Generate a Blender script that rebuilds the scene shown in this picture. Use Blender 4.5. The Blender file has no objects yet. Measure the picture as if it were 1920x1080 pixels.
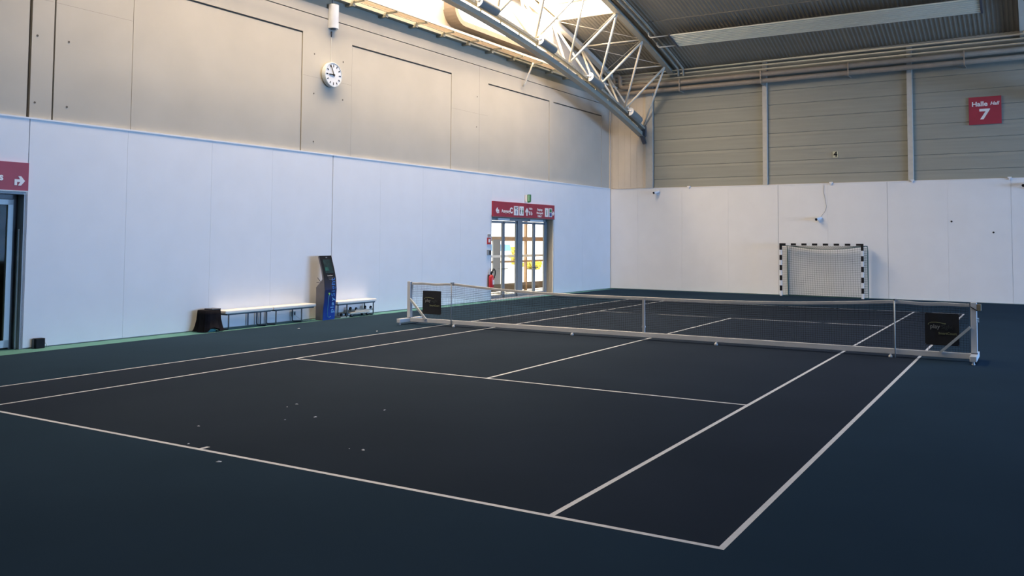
import bpy, math, random
from mathutils import Matrix, Vector
random.seed(7)
PI = math.pi
sc = bpy.context.scene
C = sc.collection

# ---------------------------------------------------------------- camera
def cam_setup():
    yaw, pitch, roll = -0.5390, 0.0515, 0.0065
    f = Vector((math.sin(yaw)*math.cos(pitch), math.cos(yaw)*math.cos(pitch), math.sin(pitch)))
    r = Vector((math.cos(yaw), -math.sin(yaw), 0)); u = r.cross(f)
    c, s = math.cos(roll), math.sin(roll)
    r2 = c*r+s*u; u2 = -s*r+c*u
    cd = bpy.data.cameras.new('camera'); cam = bpy.data.objects.new('camera', cd); C.objects.link(cam)
    m = Matrix.Identity(4)
    for i in range(3):
        m[i][0] = r2[i]; m[i][1] = u2[i]; m[i][2] = -f[i]
    m[0][3], m[1][3], m[2][3] = 7.4207, -18.0499, 2.1684
    cam.matrix_world = m
    cd.sensor_width = 36; cd.lens = 1646.88/1920*36
    cd.shift_y = -176.4/1920
    cd.clip_end = 300
    sc.camera = cam
cam_setup()

# ---------------------------------------------------------------- world, sun, exposure
sc.view_settings.view_transform = 'Standard'
sc.view_settings.look = 'None'
sc.view_settings.gamma = 1.0
sc.view_settings.exposure = 1.05
sc.view_settings.use_curve_mapping = False
w = bpy.data.worlds.new('world'); sc.world = w; w.use_nodes = True
bg = w.node_tree.nodes['Background']; bg.inputs[0].default_value = (1.0, 0.97, 0.92, 1); bg.inputs[1].default_value = 2.2
sd = bpy.data.lights.new('sun', 'SUN'); sd.energy = 7; sd.angle = 0.01; sd.color = (1, 0.86, 0.66)
sun = bpy.data.objects.new('sun', sd); C.objects.link(sun)
sun.rotation_euler = Vector((-0.55, 0.35, 0.85)).to_track_quat('Z', 'Y').to_euler()

SKY_WARM = ((1.0, 0.76, 0.50), 17.0)    # translucent roof lights over the first truss
SKY_COOL = ((0.75, 0.85, 1.0), 2.2)     # roof lights over the other trusses
WIN_WARM = ((1.0, 0.86, 0.70), 6.0)     # high windows of the left wall
GLAZE_BLUE = ((0.30, 0.56, 1.0), 15.0)   # daylight glazing of the right wall

# ---------------------------------------------------------------- materials
MATS = {}
def mat(name, col, rough=0.6, metal=0.0, noise=0.06, scale=6.0, bump=0.0, spec=0.5, stretch=None):
    if name in MATS: return MATS[name]
    m = bpy.data.materials.new(name); m.use_nodes = True; nt = m.node_tree; b = nt.nodes['Principled BSDF']
    b.inputs['Roughness'].default_value = rough; b.inputs['Metallic'].default_value = metal
    b.inputs['Specular IOR Level'].default_value = spec
    tc = nt.nodes.new('ShaderNodeTexCoord'); mp = nt.nodes.new('ShaderNodeMapping'); no = nt.nodes.new('ShaderNodeTexNoise')
    if stretch: mp.inputs['Scale'].default_value = stretch
    no.inputs['Scale'].default_value = scale; no.inputs['Detail'].default_value = 4
    rp = nt.nodes.new('ShaderNodeValToRGB')
    rp.color_ramp.elements[0].position = 0.3; rp.color_ramp.elements[1].position = 0.7
    lo = [c*(1-noise) for c in col]; hi = [min(1, c*(1+noise)) for c in col]
    rp.color_ramp.elements[0].color = (*lo, 1); rp.color_ramp.elements[1].color = (*hi, 1)
    nt.links.new(tc.outputs['Object'], mp.inputs[0]); nt.links.new(mp.outputs[0], no.inputs['Vector'])
    nt.links.new(no.outputs['Fac'], rp.inputs[0]); nt.links.new(rp.outputs[0], b.inputs['Base Color'])
    if bump:
        bp = nt.nodes.new('ShaderNodeBump'); bp.inputs['Strength'].default_value = bump; bp.inputs['Distance'].default_value = 0.01
        nt.links.new(no.outputs['Fac'], bp.inputs['Height']); nt.links.new(bp.outputs[0], b.inputs['Normal'])
    MATS[name] = m; return m
def emis(name, col, s):
    m = bpy.data.materials.new(name); m.use_nodes = True; nt = m.node_tree
    for n in list(nt.nodes): nt.nodes.remove(n)
    o = nt.nodes.new('ShaderNodeOutputMaterial'); e = nt.nodes.new('ShaderNodeEmission')
    e.inputs[0].default_value = (*col, 1); e.inputs[1].default_value = s
    nt.links.new(e.outputs[0], o.inputs[0]); MATS[name] = m; return m
def glassmat(name, tint, refl=0.09):
    m = bpy.data.materials.new(name); m.use_nodes = True; nt = m.node_tree
    for n in list(nt.nodes): nt.nodes.remove(n)
    o = nt.nodes.new('ShaderNodeOutputMaterial'); t = nt.nodes.new('ShaderNodeBsdfTransparent'); g = nt.nodes.new('ShaderNodeBsdfGlossy')
    t.inputs[0].default_value = (*tint, 1); g.inputs['Roughness'].default_value = 0.03
    x = nt.nodes.new('ShaderNodeMixShader'); x.inputs[0].default_value = refl
    nt.links.new(t.outputs[0], x.inputs[1]); nt.links.new(g.outputs[0], x.inputs[2]); nt.links.new(x.outputs[0], o.inputs[0])
    MATS[name] = m; return m

M_white_panel = mat('white_wall_panel', (0.70, 0.72, 0.76), 0.55, noise=0.02, scale=1.5)
M_white_far = mat('white_far_panel', (0.70, 0.72, 0.75), 0.55, noise=0.02, scale=1.5)
M_concrete = mat('painted_concrete', (0.43, 0.405, 0.355), 0.8, noise=0.05, scale=0.8, bump=0.15)
M_beam_green = mat('grey_green_concrete', (0.27, 0.27, 0.225), 0.8, noise=0.05, scale=1.2)
M_groove = mat('groove_shadow', (0.10, 0.09, 0.075), 0.9)
M_cream = mat('cream_panel', (0.60, 0.54, 0.46), 0.6, noise=0.03, scale=2)
M_metal_wall = mat('grey_metal_cladding', (0.26, 0.27, 0.24), 0.55, noise=0.06, scale=1.0, stretch=(0.4, 1, 8))
M_column = mat('cream_column', (0.46, 0.45, 0.41), 0.6)
M_roof = mat('corrugated_roof_sheet', (0.245, 0.22, 0.175), 0.6, noise=0.06, scale=2)
M_truss = mat('cream_steel', (0.68, 0.63, 0.54), 0.45, noise=0.03)
M_chord = mat('grey_green_steel', (0.34, 0.325, 0.27), 0.5, noise=0.04)
M_pipe_brown = mat('beige_pipe', (0.33, 0.27, 0.21), 0.5)
M_pipe_grey = mat('light_grey_pipe', (0.50, 0.50, 0.46), 0.4)
M_heater = mat('radiant_heater', (0.72, 0.73, 0.62), 0.5, noise=0.03)
M_white = mat('white_enamel', (0.62, 0.66, 0.72), 0.4, noise=0.03)
M_offwhite = mat('offwhite_plastic', (0.62, 0.61, 0.57), 0.45, noise=0.03)
M_black = mat('black_plastic', (0.010, 0.011, 0.014), 0.6, noise=0.2, spec=0.15)
M_dark = mat('dark_grey_metal', (0.07, 0.075, 0.09), 0.45)
M_kiosk_side = mat('grey_kiosk_side', (0.13, 0.13, 0.15), 0.5)
M_legs = mat('dark_teal_steel', (0.05, 0.075, 0.10), 0.4)
M_cushion = mat('cream_vinyl', (0.74, 0.73, 0.70), 0.5, noise=0.04, bump=0.2)
M_red = mat('sign_red', (0.30, 0.02, 0.045), 0.5, noise=0.06, scale=3)
M_red2 = mat('extinguisher_red', (0.45, 0.02, 0.025), 0.3)
M_lettering = mat('white_lettering', (0.72, 0.72, 0.74), 0.5, noise=0.02)
M_alu = mat('grey_aluminium', (0.24, 0.26, 0.28), 0.4, metal=0.1, noise=0.03)
M_alu_light = mat('pale_aluminium', (0.50, 0.55, 0.58), 0.4, noise=0.03)
M_green = mat('sign_green', (0.02, 0.16, 0.06), 0.45)
M_blue = mat('sign_blue', (0.03, 0.06, 0.25), 0.45)
M_gold = mat('brown_frame', (0.42, 0.26, 0.13), 0.5)
M_orange = mat('orange_render', (0.50, 0.22, 0.09), 0.7)
M_teal_carpet = mat('teal_green_subfloor', (0.065, 0.215, 0.215), 0.8, noise=0.08, scale=5)
M_net_dark = mat('black_net_cord', (0.015, 0.017, 0.022), 0.7)
M_net_band = mat('white_canvas_band', (0.43, 0.46, 0.51), 0.7, noise=0.06, scale=8)
M_net_green = mat('green_net_cord', (0.05, 0.11, 0.105), 0.8)
M_banner = mat('black_banner', (0.010, 0.012, 0.018), 0.7, noise=0.2)
M_gold_text = mat('khaki_print', (0.20, 0.22, 0.12), 0.7)
M_grey_text = mat('grey_print', (0.26, 0.27, 0.27), 0.7)
M_line = mat('court_line_white', (0.48, 0.53, 0.62), 0.6, noise=0.05, scale=12)
M_glass = glassmat('clear_glass', (0.93, 0.95, 0.95))
M_glass_dark = glassmat('dim_glass', (0.75, 0.75, 0.72), 0.003)
M_roof_glow = emis('translucent_roof_light', *SKY_WARM)
M_roof_cool = emis('translucent_roof_light_cool', *SKY_COOL)
M_win_glow = emis('daylit_window_pane', *WIN_WARM)
M_blue_glow = emis('daylit_side_glazing', *GLAZE_BLUE)

def floor_mat(name, col, rough):
    m = mat(name, col, rough, noise=0.07, scale=0.5, spec=0.02)
    nt = m.node_tree; b = nt.nodes['Principled BSDF']; out = nt.nodes['Material Output']
    df = nt.nodes.new('ShaderNodeBsdfDiffuse'); gl = nt.nodes.new('ShaderNodeBsdfGlossy'); mx = nt.nodes.new('ShaderNodeMixShader')
    fr = nt.nodes.new('ShaderNodeFresnel'); fr.inputs[0].default_value = 1.30; mu = nt.nodes.new('ShaderNodeMath'); mu.operation = 'MULTIPLY'; mu.inputs[1].default_value = 0.022
    gl.inputs['Roughness'].default_value = 0.6; gl.inputs[0].default_value = (0.6, 0.82, 1.0, 1)
    src = b.inputs['Base Color'].links[0].from_socket; nt.links.new(src, df.inputs[0])
    nt.links.new(fr.outputs[0], mu.inputs[0]); nt.links.new(mu.outputs[0], mx.inputs[0]); nt.links.new(df.outputs[0], mx.inputs[1]); nt.links.new(gl.outputs[0], mx.inputs[2])
    nt.links.new(mx.outputs[0], out.inputs[0]); nt.nodes.remove(b)
    tc = nt.nodes.new('ShaderNodeTexCoord'); n2 = nt.nodes.new('ShaderNodeTexNoise'); n2.inputs['Scale'].default_value = 260
    nt.links.new(tc.outputs['Object'], n2.inputs['Vector'])
    bp = nt.nodes.new('ShaderNodeBump'); bp.inputs['Strength'].default_value = 0.25; bp.inputs['Distance'].default_value = 0.002
    nt.links.new(n2.outputs['Fac'], bp.inputs['Height']); nt.links.new(bp.outputs[0], df.inputs['Normal'])
    return m
M_carpet_out = floor_mat('petrol_blue_carpet', (0.016, 0.033, 0.060), 0.75)
M_carpet_in = floor_mat('charcoal_blue_court', (0.018, 0.026, 0.044), 0.75)

# ---------------------------------------------------------------- mesh helpers
class MB:
    def __init__(s): s.v = []; s.f = []; s.m = []
    def add(s, vs, fs, mi=0):
        o = len(s.v); s.v += [tuple(v) for v in vs]; s.f += [tuple(i+o for i in f) for f in fs]; s.m += [mi]*len(fs); return s
    def box(s, x0, x1, y0, y1, z0, z1, mi=0):
        return s.add([(x0,y0,z0),(x1,y0,z0),(x1,y1,z0),(x0,y1,z0),(x0,y0,z1),(x1,y0,z1),(x1,y1,z1),(x0,y1,z1)],
                     [(0,3,2,1),(4,5,6,7),(0,1,5,4),(1,2,6,5),(2,3,7,6),(3,0,4,7)], mi)
    def beam(s, p, q, w=0.1, h=None, up=(0,0,1), mi=0):     # rectangular bar from p to q
        h = w if h is None else h
        p = Vector(p); q = Vector(q); d = (q-p).normalized(); up = Vector(up)
        a = d.cross(up); a = a.normalized() if a.length > 1e-6 else Vector((1,0,0)); b = a.cross(d)
        vs = [c+a*i*w/2+b*j*h/2 for c in (p,q) for i,j in ((-1,-1),(1,-1),(1,1),(-1,1))]
        return s.add(vs, [(0,1,2,3),(7,6,5,4),(0,4,5,1),(1,5,6,2),(2,6,7,3),(3,7,4,0)], mi)
    def tube(s, pts, r, n=10, mi=0, closed=False, r_end=None):
        pts = [Vector(p) for p in pts]; L = len(pts); rings = []; prev = None
        for i, p in enumerate(pts):
            if closed: d = pts[(i+1) % L]-pts[i-1]
            else: d = (pts[min(i+1, L-1)]-pts[max(i-1, 0)])
            d.normalize()
            if prev is None:
                a = d.orthogonal().normalized()
            else:
                a = (prev-d*prev.dot(d)); a = a.normalized() if a.length > 1e-6 else d.orthogonal().normalized()
            prev = a; b = d.cross(a)
            rr = r if r_end is None else r+(r_end-r)*i/(L-1)
            rings.append([p+(a*math.cos(2*PI*k/n)+b*math.sin(2*PI*k/n))*rr for k in range(n)])
        vs = [v for g in rings for v in g]; fs = []
        for i in range(L if closed else L-1):
            j = (i+1) % L
            for k in range(n): fs.append((i*n+k, i*n+(k+1) % n, j*n+(k+1) % n, j*n+k))
        if not closed: fs += [tuple(range(n-1, -1, -1)), tuple((L-1)*n+k for k in range(n))]
        return s.add(vs, fs, mi)
    def prism(s, poly, axis, a, b, mi=0):      # poly of 2D points extruded along axis from a to b
        def P(u, v, t):
            return {'x': (t,u,v), 'y': (u,t,v), 'z': (u,v,t)}[axis]
        n = len(poly); vs = [P(u,v,a) for u,v in poly]+[P(u,v,b) for u,v in poly]
        fs = [tuple(range(n-1,-1,-1)), tuple(range(n,2*n))]+[(i,(i+1)%n,n+(i+1)%n,n+i) for i in range(n)]
        return s.add(vs, fs, mi)
    def lathe(s, prof, n=24, axis='z', c=(0,0,0), mi=0):   # prof of (radius, height)
        vs = []; fs = []; L = len(prof)
        for r, h in prof:
            for k in range(n):
                a = 2*PI*k/n; x, y = r*math.cos(a), r*math.sin(a)
                vs.append({'z': (c[0]+x, c[1]+y, c[2]+h), 'y': (c[0]+x, c[1]+h, c[2]+y), 'x': (c[0]+h, c[1]+x, c[2]+y)}[axis])
        for i in range(L-1):
            for k in range(n): fs.append((i*n+k, i*n+(k+1)%n, (i+1)*n+(k+1)%n, (i+1)*n+k))
        fs += [tuple(range(n)), tuple((L-1)*n+k for k in range(n))]
        return s.add(vs, fs, mi)
    def build(s, name, mats, parent=None, bevel=0, smooth=False, loc=None, rz=None, subdiv=0):
        me = bpy.data.meshes.new(name); me.from_pydata([tuple(v) for v in s.v], [], s.f)
        if not isinstance(mats, (list, tuple)): mats = [mats]
        for m in mats: me.materials.append(m)
        for p, i in zip(me.polygons, s.m): p.material_index = i; p.use_smooth = smooth
        me.update()
        import bmesh
        bm = bmesh.new(); bm.from_mesh(me); bmesh.ops.recalc_face_normals(bm, faces=bm.faces); bm.to_mesh(me); bm.free()
        o = bpy.data.objects.new(name, me); C.objects.link(o)
        if parent is not None: o.parent = parent
        if loc is not None: o.location = loc
        if rz is not None: o.rotation_euler = (0,0,rz)
        if bevel:
            md = o.modifiers.new('bevel', 'BEVEL'); md.width = bevel; md.segments = 2; md.limit_method = 'ANGLE'
        if subdiv:
            md = o.modifiers.new('sub', 'SUBSURF'); md.levels = subdiv; md.render_levels = subdiv
        return o

# frames: local X runs right along the wall seen from the room, -Y into the room, Z up
FR = {'L': ((-9.284, 0.0, 0.0), PI/2-0.0118), 'F': ((0.0, 17.885, 0.0), -0.035), 'W': ((0, 0, 0), 0)}
def tw(fr, p):
    o, a = FR[fr]; c, s = math.cos(a), math.sin(a)
    return (o[0]+p[0]*c-p[1]*s, o[1]+p[0]*s+p[1]*c, o[2]+p[2])
def thing(name, label, cat, fr='W', p=(0,0,0), rz=0, group=None):
    o = bpy.data.objects.new(name, None); C.objects.link(o); o.empty_display_size = 0.1
    o.location = tw(fr, p); o.rotation_euler = (0, 0, FR[fr][1]+rz)
    o['label'] = label; o['category'] = cat
    if group: o['group'] = group
    return o
def tag(o, label, cat, group=None):
    o['label'] = label; o['category'] = cat
    if group: o['group'] = group
    return o
def place(mb, name, mats, fr, p, label, cat, group=None, rz=0, **k):
    o = mb.build(name, mats, None, **k); o.location = tw(fr, p); o.rotation_euler = (0, 0, FR[fr][1]+rz)
    return tag(o, label, cat, group)
def struct(mb, name, mats, fr='W', p=(0,0,0), parent=None, **k):
    o = mb.build(name, mats, parent, **k)
    if parent is None:
        o.location = tw(fr, p); o.rotation_euler = (0, 0, FR[fr][1]); o['kind'] = 'structure'
    return o
def text(body, size, m, parent, loc, name='lettering', rot=(PI/2,0,0), bold=0.0, shear=0.0, ext=0.002, align='CENTER', sx=1.0, label=None):
    cu = bpy.data.curves.new(name, 'FONT'); cu.body = body; cu.size = size; cu.extrude = ext; cu.offset = bold; cu.shear = shear
    cu.align_x = align; cu.align_y = 'CENTER'; cu.resolution_u = 3
    t = bpy.data.objects.new('tmp', cu); C.objects.link(t)
    bpy.context.view_layer.update()
    me = bpy.data.meshes.new_from_object(t.evaluated_get(bpy.context.evaluated_depsgraph_get()))
    bpy.data.objects.remove(t); me.name = name; me.materials.clear(); me.materials.append(m)
    for p_ in me.polygons: p_.material_index = 0
    o = bpy.data.objects.new(name, me); C.objects.link(o); o.parent = parent; o.location = loc; o.rotation_euler = rot; o.scale = (sx,1,1)
    if label: o['label'] = label
    return o
def copy_tree(o, parent=None):
    c = o.copy(); C.objects.link(c)
    if parent is not None: c.parent = parent
    for ch in [x for x in list(C.objects) if x.parent == o]: copy_tree(ch, c)
    return c
def part(mb, name, mats, parent, **k): return mb.build(name, mats, parent, **k)
def arc(cx, cy, r, a0, a1, n): return [(cx+r*math.cos(a0+(a1-a0)*i/n), cy+r*math.sin(a0+(a1-a0)*i/n)) for i in range(n+1)]

def roof_z(y): return 12.41-(y+2)**2/140.0
XR = 33.0; YB = -22.6

# ================================================================ STRUCTURE
# ---- floor: carpet court with every line, laid over a teal subfloor
def build_floor():
    xs = sorted({-8.76, -5.485, -5.435, -4.115, -4.065, -0.025, 0.025, 4.065, 4.115, 5.435, 5.485, XR})
    ys = sorted({YB, -11.885, -11.835, -11.735, -6.40, -6.35, 6.35, 6.40, 11.735, 11.835, 11.885, 17.2})
    b = MB()
    idx = {}
    for i, x in enumerate(xs):
        for j, y in enumerate(ys):
            yy = y
            if j == len(ys)-1: yy = 17.885-0.035*x-0.20 if x < 3 else 17.885-0.035*x-0.12
            idx[i, j] = len(b.v); b.v.append((x, yy, 0.0))
    for i in range(len(xs)-1):
        for j in range(len(ys)-1):
            cx, cy = (xs[i]+xs[i+1])/2, (ys[j]+ys[j+1])/2; ax, ay = abs(cx), abs(cy); k = 0
            if ax < 5.485 and ay < 11.885: k = 1
            if ay < 11.885 and (5.435 < ax < 5.485 or 4.065 < ax < 4.115): k = 2
            if ax < 5.485 and 11.835 < ay < 11.885: k = 2
            if ax < 4.115 and 6.35 < ay < 6.40: k = 2
            if ax < 0.025 and (ay < 6.40 or 11.735 < ay < 11.885): k = 2
            b.f.append((idx[i,j], idx[i+1,j], idx[i+1,j+1], idx[i,j+1])); b.m.append(k)
    # carpet thickness edge
    o = len(b.v); n = len(ys)
    for j in range(n): b.v.append((b.v[idx[0,j]][0], b.v[idx[0,j]][1], -0.02))
    for j in range(n-1): b.f.append((idx[0,j], o+j, o+j+1, idx[0,j+1])); b.m.append(0)
    b.box(-9.8, XR+0.3, YB-0.3, 18.6, -0.3, -0.006, 3)
    b.build('floor', [M_carpet_out, M_carpet_in, M_line, M_teal_carpet])['kind'] = 'structure'
build_floor()
# pale scraps lying on the carpet
base = MB().add([(-0.03,-0.01,0),(0.0,-0.02,0.001),(0.035,0.0,0),(0.01,0.02,0.001),(-0.02,0.015,0),(0.003,0.0,0.012)],
                [(0,1,5),(1,2,5),(2,3,5),(3,4,5),(4,0,5),(4,3,2,1,0)]).build('paper_scrap', M_line)
tag(base, 'tiny pale scrap of litter on the blue carpet, one of a scattering', 'litter', 'pale scraps scattered over the court')
sp = [(-0.92,-9.54,.8),(-0.14,-10.02,.8),(1.44,-10.99,.8),(0.58,-12.1,.9),(-0.28,-11.76,.6),(-0.90,-11.12,.6),(0.29,-9.23,.6),(-0.89,-9.74,.4),(-0.33,-10.33,.4),(1.28,-11.02,.35),(-7.8,-2.5,1.1),(-5.88,-1.92,1.0)]
scrap_lb = ['pale scrap on the dark court, upper one of the group of four', 'bright pale scrap on the dark court, right of the group of four', 'bright pale scrap nearest the middle of the near baseline',
    'pale scrap outside the near baseline, right of the centre mark', 'tiny scrap beside the near baseline, left of the centre mark', 'pale scrap on the court above the centre mark', 'pale scrap on the court farther from the baseline, right of the group of four',
    'faint scrap on the court, left of the group of four', 'faint scrap on the court, lower one of the group of four', 'faint scrap just left of the bright one near the baseline', 'pale scrap on the blue floor in front of the benches', 'pale scrap on the blue floor between kiosk and net']
for i, (x, y, s) in enumerate(sp):
    o = base if i == 0 else base.copy()
    if i: C.objects.link(o)
    o['label'] = scrap_lb[i]; o.location = (x, y, 0.0005); o.rotation_euler = (0,0,i*1.3); o.scale = (s, s, s)

# ---- left wall
D1 = (-12.6, -8.31); D2 = (8.33, 12.85); DH = 2.97     # door openings along the wall
def rects(b, u0, u1, z0, z1, d0, d1, holes, mi=0):       # slab d0..d1 with rectangular holes reaching the floor
    us = sorted({u0, u1}|{h for a in holes for h in a[:2] if u0 < h < u1})
    for a, c in zip(us[:-1], us[1:]):
        lo = z0
        for h in holes:
            if h[0] <= (a+c)/2 <= h[1]: lo = max(lo, h[2])
        if lo < z1: b.box(a, c, d0, d1, lo, z1, mi)
def wall_left():
    b = MB(); H = [(D1[0], D1[1], DH), (D2[0], D2[1], DH)]
    # backing concrete wall, lower zone
    rects(b, YB-0.5, 18.25, -0.006, 4.47, 0.06, 0.40, H)
    # upper concrete with real grooves: slabs separated by gaps over a dark back
    g = 0.02
    cols = []; pan = [(-16.2,-12.4),(-7.72,-6.04),(-6.02,-0.98),(0.98,5.87),(8.12,12.58),(12.94,17.30)]
    b.box(YB-0.5, 18.25, 0.12, 0.40, 4.47, 8.52, 1)
    joints = [-8.32, -7.82, -0.99-0.0]
    edges = sorted({YB-0.5, -8.29, 18.25})
    def slab(u0, u1, z0, z1): b.box(u0, u1, 0.05, 0.14, z0, z1, 0)
    # band above groove 2 and between grooves
    def zg2(u): return 8.30-0.014*max(0, u) if u > -3 else 8.30
    slab(YB-0.5, 18.25, 8.24, 8.52); slab(YB-0.5, 18.25, 7.70, 8.215)
    # panel zone 4.47..7.70 : split at vertical joints
    vj = [-15, -8.29, -7.80, -6.04, -0.98, 0.98, 5.87, 8.12, 12.58, 12.92, 17.35]
    us = [YB-0.5]+vj+[18.25]
    wid = {-8.29: .06, -7.80: .035, -6.04: .02, -0.98: .025, 0.98: .016, 5.87: .016, 8.12: .014, 12.58: .02, 12.92: .02, 17.35: .01, -15: .02}
    recess = {(-6.04,-0.98),(0.98,5.87),(8.12,12.58),(12.92,17.35)}
    for a, c in zip(us[:-1], us[1:]):
        a2 = a+wid.get(a, 0)/2; c2 = c-wid.get(c, 0)/2
        if (a, c) in recess: b.box(a2, c2, 0.062, 0.14, 4.47, 7.655, 0)
        else: slab(a2, c2, 4.47, 7.70)
    # small dowel holes
    for u, z in ((-8.15,6.12),(-7.5,6.12),(-8.16,4.79),(-7.5,4.79),(-.53,7.16),(.61,7.14),(-.53,6.08),(.61,6.06),(7.41,7.12),(7.39,6.06),(-.51,4.77)):
        b.lathe([(0.022,0.045),(0.022,0.06)], 8, 'y', (u,0,z), 1)
    # fine formwork line
    for u0, u1 in ((-0.95,0.95),(5.9,8.1),(-7.8,-6.06),(-8.25,-7.85)): b.box(u0, u1, 0.0495, 0.06, 6.528 if u0 > -2 else 6.86, 6.531 if u0 > -2 else 6.863, 1)
    b.box(7.55, 7.556, 0.0495, 0.06, 4.47, 8.21, 1)
    b.box(YB-0.5, 17.9, -0.10, 0.12, 8.82, 8.875, 2)  # added ledge, put in to shade the beam band below the cable tray
    # recessed grey-green beam above
    b.box(YB-0.5, 18.25, 0.10, 0.40, 8.52, 9.0, 2)
    return struct(b, 'wall_left', [M_concrete, M_groove, M_beam_green], 'L')
WL = wall_left()
WIN = [(5.45, 12.85)]
def win_edges(u):
    for a, c in WIN:
        if a < u < c:
            t = min(u-a, c-u); r = 0.55
            d = 0 if t > r else r-math.sqrt(max(0, r*r-(r-t)**2))
            return 9.40+d, 11.05-d
    return None
def wall_upper():
    b = MB(); u = YB-0.5; st = 0.1
    cuts = []
    while u < 18.25: cuts.append(u); u += st if any(a-0.1 < u < a+0.7 or c-0.7 < u < c+0.1 for a, c in WIN) else 0.5
    cuts.append(18.25)
    for a, c in WIN: cuts += [a+0.001, c-0.001, a-0.001, c+0.001]
    cuts = sorted(set(cuts))
    for a, c in zip(cuts[:-1], cuts[1:]):
        m = (a+c)/2; e = win_edges(m)
        if not e: b.add([(a,.10,9.0),(c,.10,9.0),(c,.10,roof_z(c)+.1),(a,.10,roof_z(a)+.1)], [(0,1,2,3)])
        else:
            ea = win_edges(a) or (9.95, 10.5); ec = win_edges(c) or (9.95, 10.5)
            b.add([(a,.10,9.0),(c,.10,9.0),(c,.10,ec[0]),(a,.10,ea[0])], [(0,1,2,3)])
            b.add([(a,.10,ea[1]),(c,.10,ec[1]),(c,.10,roof_z(c)+.1),(a,.10,roof_z(a)+.1)], [(0,1,2,3)])
    # outer skin so that the wall has a real depth
    b.box(YB-0.5, 18.25, 0.40, 0.45, 9.0, 9.3)
    return struct(b, 'wall_left_top', M_cream, 'L')
wall_upper()
for i, (a, c) in enumerate(WIN):
    pts = []; r = 0.5
    for cx, cz, a0 in ((c-r, 10.97-r, 0), (a+r, 10.97-r, PI/2), (a+r, 9.48+r, PI), (c-r, 9.48+r, 1.5*PI)): pts += arc(cx, cz, r, a0, a0+PI/2, 8)
    fr = MB(); outer = []
    r2 = 0.58
    for cx, cz, a0 in ((c-r, 10.97-r, 0), (a+r, 10.97-r, PI/2), (a+r, 9.48+r, PI), (c-r, 9.48+r, 1.5*PI)): outer += arc(cx, cz, r2, a0, a0+PI/2, 8)
    n = len(pts); vs = [(x,0.06,z) for x,z in outer]+[(x,0.06,z) for x,z in pts]+[(x,0.30,z) for x,z in pts]+[(x,0.12,z) for x,z in outer]
    fs = []
    for k in range(n):
        j = (k+1) % n; fs += [(k,j,n+j,n+k), (n+k,n+j,2*n+j,2*n+k), (3*n+k,3*n+j,j,k)]
    fr.add(vs, fs)
    fo = struct(fr, 'window_%d' % (i+1), M_offwhite, 'L')
    sb = MB(); n_ = 10
    pr = [(a+0.15+(c-a-0.3)*0, 9.2)]
    sb.prism([(a-0.05,10.2),(a-0.05,9.95)]+arc(a+.6,9.9,.65,PI,1.5*PI,8)+[(c-.1,9.25),(c-.1,9.43)]+arc(a+.6,9.9,.47,1.5*PI,PI,8)+[(a+.13,10.2)], 'y', -0.38, 0.11)
    part(sb, 'window_sill', mat('brown_grey_sill', (.20,.17,.15), .6), fo)
    g = MB().add([(x,0.22,z) for x,z in pts], [tuple(range(n))]).build('window_pane', M_win_glow, fo)
# ---- white lining boards of the lower wall
def panels(fr, name, m, seams, top, holes, wid):
    b = MB()
    for a, c in zip(seams[:-1], seams[1:]):
        a2 = a+wid.get(a, 0.003)/2; c2 = c-wid.get(c, 0.003)/2
        rects(b, a2, c2, 0.015, top, -0.0, 0.05, holes)
    rects(b, seams[0], seams[-1], 0.015, top-0.02, 0.03, 0.059, holes)
    rects(b, seams[0], seams[-1], top, top+0.03, -0.012, 0.062, [])
    return struct(b, name, m, fr)
sl = [-23.1,-20,-17.6,-15.2,-12.8,-10.4,-8.27,-6.13,-3.9,-2.0,0.21,2.25,4.31,6.4,8.33,10.6,12.85,15.4,18.15]
panels('L', 'wall_left_lining', M_white_panel, sl, 4.45, [(D1[0], D1[1], DH), (D2[0], D2[1], DH)], {0.21: .03, -8.27: .016, -6.13: .004})

# ---- far wall
def wall_far():
    b = MB()
    b.box(-9.4, XR+0.5, 0.06, 0.4, -0.006, 4.47, 0)
    # horizontal metal cassettes
    bays = [(-7.0,-2.17),(-1.97,3.32),(3.48,8.80),(8.98,14.3),(14.5,19.8),(20,25.3),(25.5,XR+.3)]
    zs = [4.45, 4.82, 5.40, 5.97, 6.54, 7.13, 7.72, 8.30, 8.88, 9.46, 9.60]
    for a, c in bays:
        for z0, z1 in zip(zs[:-1], zs[1:]):
            # each cassette leans a little so that the joints read
            b.prism([(0.098, z0+0.003), (0.085, z0+0.02), (0.092, z1-0.10), (0.102, z1-0.003), (0.30, z1), (0.30, z0)], 'x', a, c, 1)
            if z1-z0 > 0.4:
                for k in (1, 2, 3):
                    zz = z0+(z1-z0)*k/4; b.box(a, c, 0.083, 0.10, zz-0.004, zz+0.004, 1)
    b.box(-7.2, XR+.3, 0.30, 0.4, 4.45, 9.6, 1)
    for x in (-2.07, 3.40, 8.89, 14.4, 19.9, 25.4): b.box(x-0.09, x+0.09, -0.03, 0.3, 4.45, 9.6, 2)
    # cream boarded pilaster at the corner
    x = -9.3
    while x < -7.05:
        b.box(x+0.004, min(x+0.30, -7.02)-0.004, 0.02, 0.3, 4.45, 9.6, 3); x += 0.30
    b.box(-9.3, -7.02, 0.03, 0.3, 4.45, 9.6, 3)
    b.box(-7.35, -7.02, -0.04, 0.3, 4.45, 9.0, 2)
    b.box(-9.3, XR, -0.03, 0.05, 9.50, 9.7, 2)
    return struct(b, 'wall_far', [M_concrete, M_metal_wall, M_column, M_cream], 'F')
wall_far()
sf = [-9.15,-7.76,-5.69,-3.64,-1.56,0.37,2.56,4.62,6.65,8.7,10.8,12.9,15,18,21,24,27,30,XR]
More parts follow.
